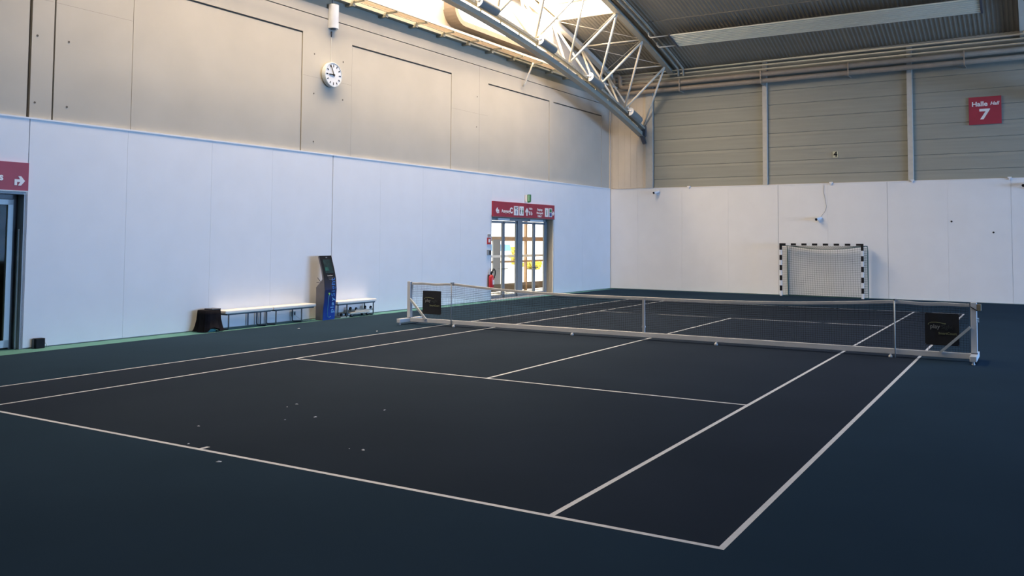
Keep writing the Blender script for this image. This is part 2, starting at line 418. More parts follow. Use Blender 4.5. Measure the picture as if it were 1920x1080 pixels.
panels('F', 'wall_far_lining', M_white_far, sf, 4.42, [], {-1.56: .014, 2.56: .010, 6.65: .007})
# corner trim
struct(MB().box(-9.12,-9.07,-0.08,-0.02,4.4,8.6), 'trim_1', M_cream, 'F')

# ---- right wall, back wall (behind the camera) with glazing on the right
b = MB(); b.box(XR, XR+.3, YB, 18.6, 5.6, 12.6); b.box(XR, XR+.3, YB, 18.6, -0.3, 0.5); b.box(XR, XR+.3, YB, -6, 0.5, 5.6); b.box(XR, XR+.3, 16.5, 18.6, 0.5, 5.6)
b.build('wall_right', M_metal_wall)['kind'] = 'structure'
b = MB(); b.box(-9.8, XR+.3, YB-.3, YB, -0.3, 9.6)
b.build('wall_back', M_metal_wall)['kind'] = 'structure'
wf = MB()
for y in [-6+2.25*i for i in range(11)]: wf.box(XR-0.05, XR+0.1, y-0.04, y+0.04, 0.5, 5.6)
for z in (0.5, 3.0, 5.56): wf.box(XR-0.05, XR+0.1, -6, 16.5, z, z+0.06)
wfo = wf.build('window_3', M_alu); wfo['kind'] = 'structure'
MB().add([(XR+0.03,-6,0.5),(XR+0.03,16.5,0.5),(XR+0.03,16.5,5.6),(XR+0.03,-6,5.6)], [(0,1,2,3)]).build('window_pane', M_blue_glow, wfo)

# ---- corrugated roof with roof-light strips over the trusses
TR = [-7.45, 8.55, 24.55]     # truss axes
HW = 1.22                       # half width of the strip between the top chords
YL0, YL1 = -8.6, 12.42         # extent of the roof light over the first truss
def corr(b, x0, x1, y0, y1, pitch=0.15, dep=0.013):
    xs = []; x = x0
    while x < x1:
        for dx, dz in ((0,0),(0.035,0),(0.06,dep),(0.115,dep),(0.15,0)):
            if x+dx <= x1+1e-6: xs.append((x+dx, dz))
        x += pitch
    xs.append((x1, 0))
    ny = max(1, int((y1-y0)/1.2)); o = len(b.v); nx = len(xs)
    for j in range(ny+1):
        y = y0+(y1-y0)*j/ny
        for x, dz in xs: b.v.append((x, y, roof_z(y)+dz))
    for j in range(ny):
        for i in range(nx-1): b.f.append((o+j*nx+i, o+j*nx+i+1, o+(j+1)*nx+i+1, o+(j+1)*nx+i)); b.m.append(0)
b = MB(); xa = -9.6
for t in TR:
    corr(b, xa, t-HW, YB-.3, 18.5)
    corr(b, t-HW, t+HW, YL1, 18.5); corr(b, t-HW, t+HW, YB-.3, YL0)
    xa = t+HW
corr(b, xa, XR+.3, YB-.3, 18.5)
xa = -9.6
for x0, x1 in ((-5.9, TR[1]-1.5), (TR[1]+1.5, TR[2]-1.5)):      # sheet overlaps
    for y in (13.70, 9.2, 4.7, 0.2, -4.3, -8.8): b.box(x0, x1, y-0.02, y+0.02, roof_z(y)-0.012, roof_z(y)+0.02)
for t in TR:
    for y in (15.3,): b.box(t-HW, t+HW, y-0.02, y+0.02, roof_z(y)-0.012, roof_z(y)+0.02)
b.build('ceiling', M_roof)['kind'] = 'structure'
for i, t in enumerate(TR):
    fr = MB(); n = 24
    for sx in (-1, 1):
        for j in range(n):
            ya = YL0+(YL1-YL0)*j/n; yb = YL0+(YL1-YL0)*(j+1)/n; x0 = t+sx*HW; x1 = t+sx*(HW+0.06)
            fr.add([(x0,ya,roof_z(ya)-.03),(x0,yb,roof_z(yb)-.03),(x0,yb,roof_z(yb)+.07),(x0,ya,roof_z(ya)+.07),
                    (x1,ya,roof_z(ya)-.03),(x1,yb,roof_z(yb)-.03),(x1,yb,roof_z(yb)+.07),(x1,ya,roof_z(ya)+.07)],
                   [(0,1,2,3),(5,4,7,6),(0,4,5,1)])
    for y in (YL0, YL1): fr.box(t-HW, t+HW, y-0.03, y+0.03, roof_z(y)-0.04, roof_z(y)+0.10)
    for y in (10.9, 7.4, 3.9, 0.4): fr.box(t-HW, t+HW, y-0.12, y+0.12, roof_z(y)-0.18, roof_z(y)+0.06)
    fo = fr.build('window_%d' % (4+i), M_cream); fo['kind'] = 'structure'
    g = MB()
    for j in range(n):
        ya = YL0+(YL1-YL0)*j/n; yb = YL0+(YL1-YL0)*(j+1)/n
        g.add([(t-HW,ya,roof_z(ya)+.06),(t+HW,ya,roof_z(ya)+.06),(t+HW,yb,roof_z(yb)+.06),(t-HW,yb,roof_z(yb)+.06)], [(0,1,2,3)])
    g.build('window_pane', M_roof_glow if i == 0 else M_roof_cool, fo)

# ================================================================ ROOF TRUSSES
def node_z(y): return 9.87-0.0067*(y+2)**2
def low_z(y): return node_z(y)-0.44
def make_truss():
    root = thing('roof_truss', 'long cream lattice roof truss by the left wall, with grey lower chord', 'roof truss')
    bx = -7.5
    ybot = [18.05]; y = 15.9
    while y > -20: ybot.append(y); y -= 2.55
    ytop = [17.1]+[(a+c)/2 for a, c in zip(ybot[1:-1], ybot[2:])]
    ytop = [17.1, 14.65, 12.15]
    y = 12.15-2.55
    while y > -19.5: ytop.append(y); y -= 2.55
    ybot = [18.05, 15.95, 13.4]; y = 10.85
    while y > -21: ybot.append(y); y -= 2.55
    # lower chord
    lc = MB(); ups = [18.1-0.6*i for i in range(66)]
    for a, c in zip(ups[:-1], ups[1:]):
        lc.beam((bx-0.02, a, low_z(a)+0.09), (bx-0.02, c, low_z(c)+0.09), 0.18, 0.17)
        lc.beam((bx-0.02, a, low_z(a)-0.005), (bx-0.02, c, low_z(c)-0.005), 0.24, 0.02)
    part(lc, 'lower_chord', M_chord, root)
    tr = MB()
    for k, (a, c) in enumerate(zip(ups[:-1], ups[1:])):
        for dx in (-0.08, 0.08): tr.beam((bx+0.10+dx, a, low_z(a)+0.32), (bx+0.10+dx, c, low_z(c)+0.32), 0.012, 0.10)
        tr.beam((bx+0.10, a, low_z(a)+0.275), (bx+0.10, c, low_z(c)+0.275), 0.16, 0.008)
        if k % 2 == 0: tr.beam((bx, a, low_z(a)+0.16), (bx, a, low_z(a)+0.30), 0.04)
        for m in range(4):
            yy = a+(c-a)*m/4; tr.beam((bx+0.19, yy, low_z(yy)+0.28), (bx+0.19, yy, low_z(yy)+0.36), 0.012)
    part(tr, 'cable_tray', M_chord, root)
    # upper chords
    for sx, xx in ((1, bx+1.45), (-1, bx-1.35)):
        t = MB()
        for a, c in zip(ups[:-1], ups[1:]):
            za, zc = roof_z(a)-0.15, roof_z(c)-0.15
            t.beam((xx, a, za), (xx, c, zc), 0.17, 0.20)
            t.beam((xx, a, za-0.10), (xx, c, zc-0.10), 0.24, 0.02)
        part(t, 'upper_chord', M_chord if sx > 0 else M_truss, root)
    def topn(sx, y): return (bx+(1.42 if sx > 0 else -1.32), y, roof_z(y)-0.28)
    # lattice struts
    for sx in (1, -1):
        seq = []
        for k, yt in enumerate(ytop):
            for yb in (ybot[k], ybot[k+1]):
                zb = node_z(yb)-0.05 if yb < 18 else node_z(yb)
                q = (bx+0.07*sx, yb, zb)
                pt = MB().tube([topn(sx, yt), q], 0.045, 8)
                part(pt, 'strut', M_truss, root, smooth=True)
    # cross struts and thin bracing rods
    for k, yt in enumerate(ytop):
        a, c = topn(-1, yt), topn(1, yt)
        part(MB().tube([(a[0],a[1],a[2]+.08), (c[0],c[1],c[2]+.08)], 0.03, 8), 'cross_strut', M_truss, root, smooth=True)
        if k+1 < len(ytop):
            d, e = topn(-1, ytop[k+1]), topn(1, ytop[k+1])
            part(MB().tube([(a[0],a[1],a[2]+.1), (e[0],e[1],e[2]+.1)], 0.011, 6), 'bracing_rod', M_truss, root)
            part(MB().tube([(c[0],c[1],c[2]+.1), (d[0],d[1],d[2]+.1)], 0.011, 6), 'bracing_rod', M_truss, root)
    # wall shoe
    sh = MB().beam((bx-0.02, 18.0, 6.85), (bx+0.15, 18.0, 6.40), 0.12, 0.14).box(bx-0.15, bx+0.2, 17.95, 18.15, 6.75, 7.2)
    part(sh, 'wall_bracket', M_dark, root)
    return root
T1 = make_truss()
for dx, lb in ((16, 'second roof truss, cut by the right edge at the top of the picture'), (32, 'third roof truss, farthest to the right of the hall')):
    t = copy_tree(T1); t.location.x += dx; t['label'] = lb

# floodlight housings along the lower chord
def make_flood():
    r = thing('floodlight', 'x', 'floodlight', group='floodlights along the lower chord')
    R = 0.17
    prof = [(-0.02, 0.13)]+[(0.0+R*math.cos(a), -0.02+R*math.sin(a)) for a in [PI*0.5-PI*i/12 for i in range(13)]]+[(-0.02, -R-0.02)]
    # D profile in x,z ; long axis along y
    part(MB().prism([(x, z) for x, z in prof], 'y', 0.02, 1.05), 'housing', mat('blue_grey_housing', (0.24,0.24,0.22), .5), r)
    part(MB().prism([(x*1.08-0.004, z*1.08) for x, z in prof], 'y', 0.0, 0.02), 'end_plate', M_white, r)
    part(MB().lathe([(0.045,-0.05),(0.05,-0.02),(0.05,0.0)], 14, 'y', (0.05,0,0)), 'pivot', M_white, r, smooth=False)
    part(MB().beam((0.05,-0.03,0.0), (-0.14,-0.03,0.0), 0.05, 0.03), 'mounting_arm', M_white, r)
    return r
fl = make_flood()
fy = [16.1, 12.2, 8.25, 4.35]
fl_lb = ['floodlight closest to the far wall on the truss, lowest of the row', 'second floodlight from the far wall on the truss chord',
         'third floodlight from the far wall, in front of the bright window', 'floodlight at the top edge of the picture, nearest the camera']
for i, y in enumerate(fy):
    o = fl if i == 0 else copy_tree(fl)
    o.location = (-7.5+0.26, y, node_z(y)-0.07); o['label'] = fl_lb[i]
    o.rotation_euler = (-0.0134*(y+2), 0, 0)

# ================================================================ SERVICES under the roof and on the walls
# cable tray along the left wall
t = thing('wall_cable_tray', 'long pale double-rail cable tray running along the top of the left wall', 'cable tray', 'L', (0,0,0))
zt = 8.88
part(MB().box(-22, 17.6, -0.24, -0.20, zt, zt+0.07), 'rail', M_truss, t); part(MB().box(-22, 17.6, -0.60, -0.56, zt, zt+0.07), 'rail', M_truss, t)
tf = MB()
for i in range(565): tf.box(-22+0.07*i, -21.978+0.07*i, -0.56, -0.24, zt+0.0, zt+0.015)
part(tf, 'tray_rungs', M_pipe_brown, t)
u = -21
while u < 17.5:
    br = MB(); br.box(u-0.02, u+0.02, -0.62, 0.10, zt-0.05, zt); br.box(u-0.05, u+0.05, -0.20, 0.10, zt-0.14, zt-0.06); u += 1.45; part(br, 'bracket', M_beam_green, t)
place(MB().tube([(10.61,-0.34,8.83),(10.58,-0.32,8.75),(10.45,-0.06,8.02),(10.45,0.005,7.95)], 0.035, 8), 'drain_pipe', M_offwhite, 'L', (0,0,0),
      'short slanting pipe stub hanging below the wall cable tray', 'pipe', smooth=True)
# cornice pipe above the tray


# pipes along the far wall
FW = 'F'
def pipe_run(name, zl, zr, y, r, m, label, x0=-8.9, x1=32.5, pts=None):
    p = pts or [(x0, y, zl), (x1, y, zr)]
    place(MB().tube(p, r, 10), name, m, FW, (0,0,0), label, 'pipe', 'pipes under the roof edge of the far wall', smooth=True)
pipe_run('thin_pipe', 9.47, 9.47, -0.35, 0.035, M_pipe_grey, 'uppermost thin grey pipe along the far wall')
pipe_run('thin_pipe', 9.32, 9.32, -0.35, 0.035, M_pipe_grey, 'middle thin grey pipe along the far wall')
pipe_run('thin_pipe', 9.15, 9.15, -0.35, 0.035, M_pipe_grey, 'lowest of the three thin grey pipes along the far wall')
def elbow(x, z0, z1, y, side):
    # run right at z0, rise at x to z1, then go left
    r = 0.16; P = [(32.5, y, z0-0.0), (x+r, y, z0)]
    P += [(x+r-r*math.sin(a), y, z0+r-r*math.cos(a)) for a in [PI/2*i/6 for i in range(1, 7)]]
    P += [(x-side*0+0.0-r+r*math.cos(a), y, z1-r+r*math.sin(a)) for a in [PI/2*i/6 for i in range(0, 7)]]
    P += [(-9.1, y, z1)]
    return P
pipe_run('heating_pipe', 0, 0, 0, 0.10, M_pipe_brown, 'lower thick beige heating pipe along the far wall with an elbow at the left', pts=elbow(-8.75, 8.68, 9.58, -0.30, 1))
pipe_run('heating_pipe', 0, 0, 0, 0.10, M_pipe_brown, 'upper thick beige heating pipe along the far wall with an elbow at the left', pts=elbow(-8.45, 8.95, 9.50, -0.33, 1))
for x, lb in ((-5.6,'brown pipe hanger on the far wall, nearest the truss end'),(-2.1,'brown pipe hanger above the left column of the far wall'),(1.3,'brown pipe hanger above the middle bay of the far wall'),(5.3,'brown pipe hanger above the red hall sign'),(8.8,'brown pipe hanger beyond the red hall sign'),(12.3,'brown pipe hanger farthest right on the far wall')):
    place(MB().box(-0.02, 0.02, -0.47, 0.06, 8.53, 8.56).box(-0.02, 0.02, -0.47, -0.45, 8.53, 9.08), 'pipe_hanger', M_pipe_brown, 'F', (x,0,0), lb, 'bracket', 'hangers of the far wall pipes')
# pipes running up the roof beside the right chord
for k, (x, lb) in enumerate(((-5.66, 'left of two roof pipes running beside the truss chord'), (-5.44, 'right of two roof pipes running beside the truss chord'))):
    pts = [(x, 17.6-0.9*i, roof_z(17.6-0.9*i)-0.16) for i in range(40)]
    pts = [(x, 17.65, 9.2)]+pts
    tag(MB().tube(pts, 0.045, 8).build('roof_pipe', M_chord, smooth=True), lb, 'pipe', 'pipes beside the roof truss')

# radiant ceiling heater
h = thing('radiant_ceiling_panel', 'long ribbed pale heating panel hanging under the corrugated roof', 'radiant heater')
x0, x1, ya, yb = -4.72, 5.95, 14.12, 15.18
def hz(y): return roof_z(y)-0.40
pm = MB(); n = 8
for k in range(n):
    y0 = ya+(yb-ya)*k/n; y1 = ya+(yb-ya)*(k+1)/n; g = (y1-y0)
    pm.beam((x0, y0+g*.42, hz(y0+g*.42)), (x1, y0+g*.42, hz(y0+g*.42)), g*0.55, 0.05)
    pm.beam((x0, y0+g*.9, hz(y0+g*.9)+0.045), (x1, y0+g*.9, hz(y0+g*.9)+0.045), g*0.56, 0.01, mi=1)
part(pm, 'ribbed_panel', [M_heater, mat('heater_recess', (.16,.15,.12), .7)], h)
part(MB().beam((x0-0.02, ya, hz(ya)+0.01), (x0-0.02, yb, hz(yb)+0.01), 0.07, 0.09), 'header', M_dark, h)
part(MB().beam((x1+0.02, ya, hz(ya)+0.01), (x1+0.02, yb, hz(yb)+0.01), 0.07, 0.09), 'header', M_dark, h)
for y in (ya+0.08, yb-0.08):
    part(MB().tube([(x0-0.05, y, hz(y)+0.02), (-5.55, y, hz(y)+0.02), (-5.62, y, hz(y)+0.10), (-5.62, y, hz(y)+0.25)], 0.025, 8), 'feed_pipe', M_pipe_grey, h, smooth=True)
hg = MB()
for x in [x0+0.8+1.85*i for i in range(6)]:
    for y in (ya+0.05, yb-0.05): hg.tube([(x, y, hz(y)), (x, y, roof_z(y)+0.02)], 0.008, 5)
part(hg, 'hanger', M_dark, h)

# ================================================================ LEFT WALL THINGS
# clock
c = thing('wall_clock', 'round white-faced wall clock with black hands on the concrete wall', 'clock', 'L', (0.06, 0.05, 6.67))
part(MB().lathe([(0.30,0.0),(0.32,-0.02),(0.345,-0.05),(0.345,-0.15),(0.335,-0.165),(0.315,-0.165),(0.313,-0.155)], 40, 'y'), 'case', M_alu_light, c, smooth=False)
part(MB().lathe([(0.0,-0.156),(0.314,-0.1561)], 40, 'y'), 'dial', M_white, c)
for k in range(12):
    mk = MB()
    a = k*PI/6; l = 0.075 if k % 3 == 0 else 0.06; w_ = 0.024
    p1 = (0.285*math.sin(a), -0.160, 0.285*math.cos(a)); p0 = ((0.285-l)*math.sin(a), -0.160, (0.285-l)*math.cos(a))
    mk.beam(p0, p1, w_, 0.006, up=(0,1,0)); part(mk, 'hour_mark', M_black, c)
def hand(ang, L, w_, nm, y):
    a = math.radians(ang); part(MB().beam((-0.05*math.sin(a), y, -0.05*math.cos(a)), (L*math.sin(a), y, L*math.cos(a)), w_, 0.006, up=(0,1,0)), nm, M_black, c)
hand(268, 0.18, 0.032, 'hour_hand', -0.168); hand(334, 0.29, 0.022, 'minute_hand', -0.176)
part(MB().lathe([(0.022,-0.16),(0.022,-0.185)], 12, 'y'), 'hub', M_black, c)
# column loudspeaker
s = thing('column_speaker', 'tall white half-round loudspeaker on the concrete wall above the clock', 'speaker', 'L', (0.13, 0.05, 7.95))
pf = [(0.15*math.cos(a), -0.06-0.13*math.sin(a)) for a in [PI*i/16 for i in range(17)]]+[(-0.15,0),(0.15,0)]
part(MB().prism(pf, 'z', 0.03, 0.70), 'housing', M_white, s, bevel=0.006)
part(MB().lathe([(0.06,0.0),(0.07,0.03)], 14, 'z', (-0.02,-0.08,0)), 'bottom_cap', M_dark, s)
part(MB().tube([(-0.03,-0.02,-0.05),(-0.03,-0.02,-0.12),(-0.02,-0.005,-0.2)], 0.018, 8), 'cable_gland', M_dark, s, smooth=True)
place(MB().tube([(0,0,0.0),(0,0,0.72)], 0.008, 6), 'cable', M_offwhite, 'L', (0.10, 0.042, 7.03), 'thin cable running down from the loudspeaker to the clock', 'cable')
place(MB().tube([(0,0,0.0),(0.0,0,0.5)], 0.015, 6), 'cable_conduit', M_dark, 'L', (0.10, 0.03, 8.66), 'short dark conduit rising from the top of the white loudspeaker', 'conduit')

# door signs
def arrow_poly(kind, cx, cz, s):
    # bent arrow pointing right, mirrored for left
    P = [(-.5,-.45),(-.5,.12),(.02,.12),(-.16,.42),(.12,.42),(.5,-.02),(.12,-.48),(-.16,-.48),(.04,-.14),(-.26,-.14),(-.26,-.45)]
    if kind == 'L': P = [(-x, z) for x, z in P]
    if kind == 'U': P = [(-.13,-.5),(-.13,.05),(-.4,-.12),(-.4,.1),(0,.5),(.4,.1),(.4,-.12),(.13,.05),(.13,-.5)]
    return [(cx+x*s, cz+z*s) for x, z in P]
def poly_part(P, y, m, parent, name='arrow', th=0.004):
    return part(MB().prism(P, 'y', y-th, y), name, m, parent)
s1 = thing('direction_sign', 'red direction sign with white bent arrow above the left glass door', 'sign', 'L', (-10.3, -0.02, 3.04))
part(MB().box(-2.0, 2.01, -0.04, 0.02, 0, 0.54), 'board', M_red, s1)
part(MB().box(-2.0, 2.01, -0.045, 0.02, -0.02, 0.0), 'edge_strip', M_alu_light, s1)
poly_part(arrow_poly('R', 1.84, 0.19, 0.20), -0.04, M_lettering, s1)
text('s', 0.20, M_lettering, s1, (1.49, -0.042, 0.24), bold=0.006)
s2 = thing('direction_sign', 'long red direction sign with arrows and pictograms above the far glass doors', 'sign', 'L', (8.32, -0.02, 2.98))
part(MB().box(0, 4.50, -0.05, 0.02, 0, 0.54), 'board', M_red, s2)
part(MB().box(0, 4.50, -0.055, 0.02, -0.03, 0.0), 'edge_strip', M_dark, s2)
poly_part(arrow_poly('L', 0.27, 0.22, 0.22), -0.05, M_lettering, s2)
text('Ausgang', 0.17, M_lettering, s2, (0.83, -0.052, 0.2), bold=0.003)
text('C', 0.28, M_lettering, s2, (1.21, -0.052, 0.23), bold=0.012)
def picbox(x, w_): return part(MB().box(x, x+w_, -0.056, -0.05, 0.07, 0.41), 'pictogram_plate', M_lettering, s2)
def fig(parent, x, z, s, m, dress=False):
    b = MB(); b.lathe([(0.0,-0.064),(0.13*s,-0.064),(0.13*s,-0.06)], 10, 'y', (x,0,z+0.85*s))
    if dress: P = [(-.12,.65),(.12,.65),(.26,.15),(.1,.15),(.1,-.3),(-.1,-.3),(-.1,.15),(-.26,.15)]
    else: P = [(-.2,.65),(.2,.65),(.2,.2),(.12,.2),(.12,-.3),(-.12,-.3),(-.12,.2),(-.2,.2)]
    b.prism([(x+a*s, z+c_*s) for a, c_ in P], 'y', -0.062, -0.056)
    part(b, 'pictogram', m, parent)
pb = picbox(1.40, 0.31); text('WC', 0.13, M_dark, pb, (1.555, -0.058, 0.33), bold=0.004); fig(pb, 1.555, 0.14, 0.13, M_blue)
pb = picbox(1.78, 0.31); fig(pb, 1.86, 0.18, 0.17, M_dark); fig(pb, 2.02, 0.18, 0.17, M_green, True)
poly_part(arrow_poly('U', 2.34, 0.22, 0.30), -0.05, M_lettering, s2)
text('Hallen', 0.10, M_lettering, s2, (2.62, -0.052, 0.345), bold=0.002)
text('8 b', 0.20, M_lettering, s2, (2.62, -0.052, 0.17), bold=0.006)
for z, tx in ((0.33, 'Eingänge'), (0.20, 'Messepark'), (0.08, 'Halle 7')): text(tx, 0.115, M_lettering, s2, (3.32, -0.052, z), bold=0.003)
pb = picbox(3.72, 0.27); text('i', 0.30, M_green, pb, (3.855, -0.058, 0.23), bold=0.012)
pb = picbox(4.04, 0.25)
part(MB().box(4.08, 4.25, -0.062, -0.056, 0.25, 0.38), 'pictogram', M_green, pb); part(MB().box(4.08, 4.25, -0.062, -0.056, 0.10, 0.23), 'pictogram', M_blue, pb)
poly_part(arrow_poly('R', 4.38, 0.22, 0.18), -0.05, M_lettering, s2)

# exit sign with curved foot, standing out from the wall
e = thing('exit_sign', 'small green and white exit sign standing out above the far doors', 'sign', 'L', (10.62, 0, 3.56))
P = [(0.0,0.30),(0.0,0.07)]+arc(-0.07,0.07,0.07,0,-PI/2,5)+[(-0.14,-0.0),(-0.14,0.3)]
part(MB().prism([(-0.02,0.28),(-0.02,0.10),(-0.05,0.03),(-0.12,0.0),(-0.12,0.28)], 'x', -0.02, 0.02), 'casing', M_white, e)
part(MB().prism([(-0.12,0.29),(-0.12,-0.01),(-0.16,-0.02),(-0.24,0.0),(-0.26,0.04),(-0.26,0.29)], 'x', -0.024, 0.024), 'green_face', M_green, e)
part(MB().box(-0.027,-0.024,-0.215,-0.165,0.05,0.26), 'running_figure', mat('pale_green', (.25,.5,.33), .5), e)

# fire extinguisher, alarm call point, small box
x = thing('fire_extinguisher', 'red fire extinguisher with black hose hung left of the far doors', 'fire extinguisher', 'L', (8.14, -0.12, 0.42))
part(MB().lathe([(0.0,0.0),(0.085,0.0),(0.092,0.02),(0.092,0.40),(0.075,0.46),(0.035,0.50),(0.03,0.52)], 18, 'z'), 'cylinder', M_red2, x, smooth=True)
part(MB().lathe([(0.035,0.50),(0.04,0.56),(0.02,0.60)], 12, 'z').beam((-.02,0,.60),(.12,-.03,.64),.03,.02).beam((-.02,0,.57),(.11,-.02,.56),.025,.015), 'valve', M_black, x)
part(MB().tube([(0.02,-0.02,0.56)]+[(0.10+0.10*math.cos(a), -0.04, 0.56+0.14*math.sin(a)) for a in [PI-PI*1.35*i/12 for i in range(13)]]+[(0.10,-0.07,0.38)], 0.018, 8), 'hose', M_black, x, smooth=True)
part(MB().box(-0.035,0.045,-0.098,-0.090,0.16,0.32), 'instruction_label', M_cushion, x)
part(MB().box(-0.05,0.05,0.088,0.112,0.1,0.5), 'wall_hook', M_dark, x)
a_ = thing('fire_alarm_sign', 'small red fire alarm sign on the wall left of the far doors', 'sign', 'L', (8.13, 0, 1.98))
part(MB().box(-0.10,0.10,-0.03,0,0,0.24), 'plate', M_red2, a_); part(MB().box(-0.05,0.05,-0.034,-0.03,0.07,0.19), 'symbol', M_lettering, a_)
part(MB().box(-0.06,0.06,-0.05,0,0.27,0.36), 'call_unit', M_alu, a_)
k_ = thing('wall_switch_box', 'small grey and black switch box under the red alarm sign', 'switch', 'L', (8.13, 0, 1.60))
part(MB().box(-0.10,0.10,-0.04,0,0,0.19), 'casing', M_alu, k_, bevel=.005); part(MB().box(0.0,0.08,-0.05,-0.04,0.02,0.16), 'button', M_black, k_)
k_ = thing('wall_socket', 'white wall socket low on the wall under the benches', 'socket', 'L', (-1.22, 0, 0.13))
part(MB().box(-0.09,0.09,-0.04,0,0,0.13), 'plate', M_offwhite, k_, bevel=.006); part(MB().box(0.02,0.075,-0.045,-0.04,0.03,0.10), 'outlet', M_dark, k_); part(MB().box(-0.07,-0.01,-0.045,-0.04,0.03,0.10), 'cover', M_white, k_)
place(MB().tube([(0.0,-0.02,0.02),(0.06,-0.10,-0.06),(0.14,-0.2,-0.115),(0.25,-0.3,-0.118)], 0.006, 6), 'power_lead', M_offwhite, 'L', (-1.15,-0.02,0.13), 'pale power lead trailing from the wall socket to the floor', 'cable')
k_ = thing('floor_device', 'small black box standing on the floor by the left door', 'box', 'L', (-8.0, -0.10, -0.004))
part(MB().box(-0.09,0.09,-0.06,0.07,0,0.19), 'casing', M_black, k_, bevel=.008); part(MB().box(-0.10,-0.06,0.0,0.08,0.0,0.18), 'side_plate', M_dark, k_)
place(MB().tube([(0,0,0.12),(0.05,0,0.10),(0.09,0.0,0.04),(0.11,0.01,0.0)], 0.008, 6), 'loose_cable', M_offwhite, 'L', (-7.92,-0.08,0.0), 'thin white cable curling beside the small black floor box', 'cable', smooth=True)

# ---- doors
def door_frame(root, us, thick, d, H, m, glass):
    pass
# far double doors (door_2): frame, two leaves pairs, glass, handles; reveal
d2 = thing('door_2', 'x', 'x'); del d2['label']; del d2['category']; d2['kind'] = 'structure'
d2.location = tw('L', (0,0,0)); d2.rotation_euler = (0,0,FR['L'][1])
part(MB().box(12.85,12.90,0.0,0.42,0,DH).box(8.28,8.33,0.0,0.42,0,DH).box(8.28,12.9,0.0,0.42,DH,DH+0.05), 'reveal', M_offwhite, d2)
R_ = 0.30
part(MB().box(8.33,8.45,R_,R_+.08,0,DH).box(12.73,12.85,R_,R_+.08,0,DH).box(8.33,12.85,R_,R_+.08,2.85,DH).box(10.58,10.92,R_-.02,R_+.10,0,2.87), 'door_frame', M_alu, d2)
leaves = [(8.45,9.62),(9.64,10.58),(10.92,11.87),(11.89,12.73)]
for (a, c_) in leaves:
    st = 0.075
    lf = part(MB().box(a,a+st,R_+.01,R_+.07,0.02,2.84).box(c_-st,c_,R_+.01,R_+.07,0.02,2.84).box(a,c_,R_+.01,R_+.07,2.75,2.84).box(a,c_,R_+.01,R_+.07,0.02,0.13), 'door_leaf', M_alu, d2)
    part(MB().box(a+st,c_-st,R_+.035,R_+.045,0.13,2.75), 'glass', M_glass, lf)
for u in (9.63, 11.88):
    for sx in (-1, 1):
        part(MB().beam((u+sx*0.03,R_-.01,1.08),(u+sx*0.03,R_-.05,1.08),.03).beam((u+sx*.03,R_-.05,1.08),(u+sx*.20,R_-.05,1.08),.03), 'door_handle', M_dark, d2)
part(MB().box(9.1,9.9,R_-.08,R_-.01,2.86,2.93), 'door_closer', M_lettering, d2); part(MB().box(11.4,12.4,R_-.08,R_-.01,2.86,2.93), 'door_closer', M_lettering, d2)
part(MB().box(8.33,12.85,-0.02,0.42,-0.02,0.012), 'threshold', M_line, d2)
# left door (door_1)
d1 = thing('door_1', 'x', 'x'); del d1['label']; del d1['category']; d1['kind'] = 'structure'
d1.location = tw('L', (0,0,0)); d1.rotation_euler = (0,0,FR['L'][1])
part(MB().box(-8.33,-8.28,0.0,0.42,0,DH).box(-12.65,-12.6,0,0.42,0,DH).box(-12.65,-8.28,0,0.42,DH,DH+.05), 'reveal', M_alu, d1)
part(MB().box(-8.36,-8.33,0.10,0.13,0.0,2.3), 'guide_rail', M_alu_light, d1)
part(MB().box(-8.42,-8.33,.22,.32,0,DH).box(-12.6,-12.5,.22,.32,0,DH).box(-12.6,-8.33,.22,.32,2.88,DH), 'door_frame', M_dark, d1)
for a, c_ in ((-12.5,-10.47),(-10.45,-8.42)):
    lf = part(MB().box(a,a+.1,.20,.27,0.03,2.87).box(c_-.10,c_,.20,.27,0.03,2.87).box(a,c_,.20,.27,2.77,2.87).box(a,c_,.20,.27,0.03,0.17), 'door_leaf', M_alu_light, d1)
    part(MB().box(a+.1,c_-.1,.23,.24,0.17,2.77), 'glass', M_glass_dark, lf)
# dim corridor behind the left door
M_corr = mat('brown_corridor_wall', (0.20,0.16,0.11), .8, noise=.4, scale=1.6, stretch=(1,1,2.5))
cb = MB(); cb.box(-13.2,-7.6,3.2,3.4,-.1,3.3).box(-13.4,-13.2,.42,3.4,-.1,3.3).box(-7.7,-7.5,.42,3.4,-.1,3.3).box(-13.4,-7.5,.42,3.4,3.1,3.3).box(-13.4,-7.5,.38,3.4,-.1,-.01)
for i in range(6): cb.box(-13.0+0.9*i,-12.35+0.9*i,3.12,3.2,0.9,1.5+0.12*(i%3))
for z in (1.4,2.1): cb.box(-13.2,-7.7,3.16,3.2,z,z+.04)
struct(cb, 'wall_corridor', M_corr, 'L')

# ---- vestibule and forecourt behind the far doors
vb = MB(); vb.box(7.3,7.5,.42,2.45,0,3.1).box(7.3,17.2,.40,2.6,3.1,3.25)
struct(vb, 'wall_vestibule', M_offwhite, 'L')
struct(MB().box(16.85,17.05,.42,2.7,0,3.1), 'wall_vestibule_side', M_orange, 'L')
struct(MB().box(7.3,17.05,.40,2.6,-.2,0.0), 'floor_vestibule', mat('pale_stone', (.55,.53,.50), .5), 'L')
vf = thing('glazed_entrance_screen', 'brown framed glazed entrance screen seen beyond the far doors', 'glazed screen', 'L', (0,2.35,0))
part(MB().box(7.5,16.85,-.04,.04,2.09,2.27), 'transom', M_gold, vf)
part(MB().box(7.5,16.85,-.04,.04,1.20,1.28), 'middle_rail', M_gold, vf)
part(MB().box(7.5,16.85,-.04,.04,.04,.34), 'kick_panel', mat('brown_kick', (.13,.10,.07), .6), vf)
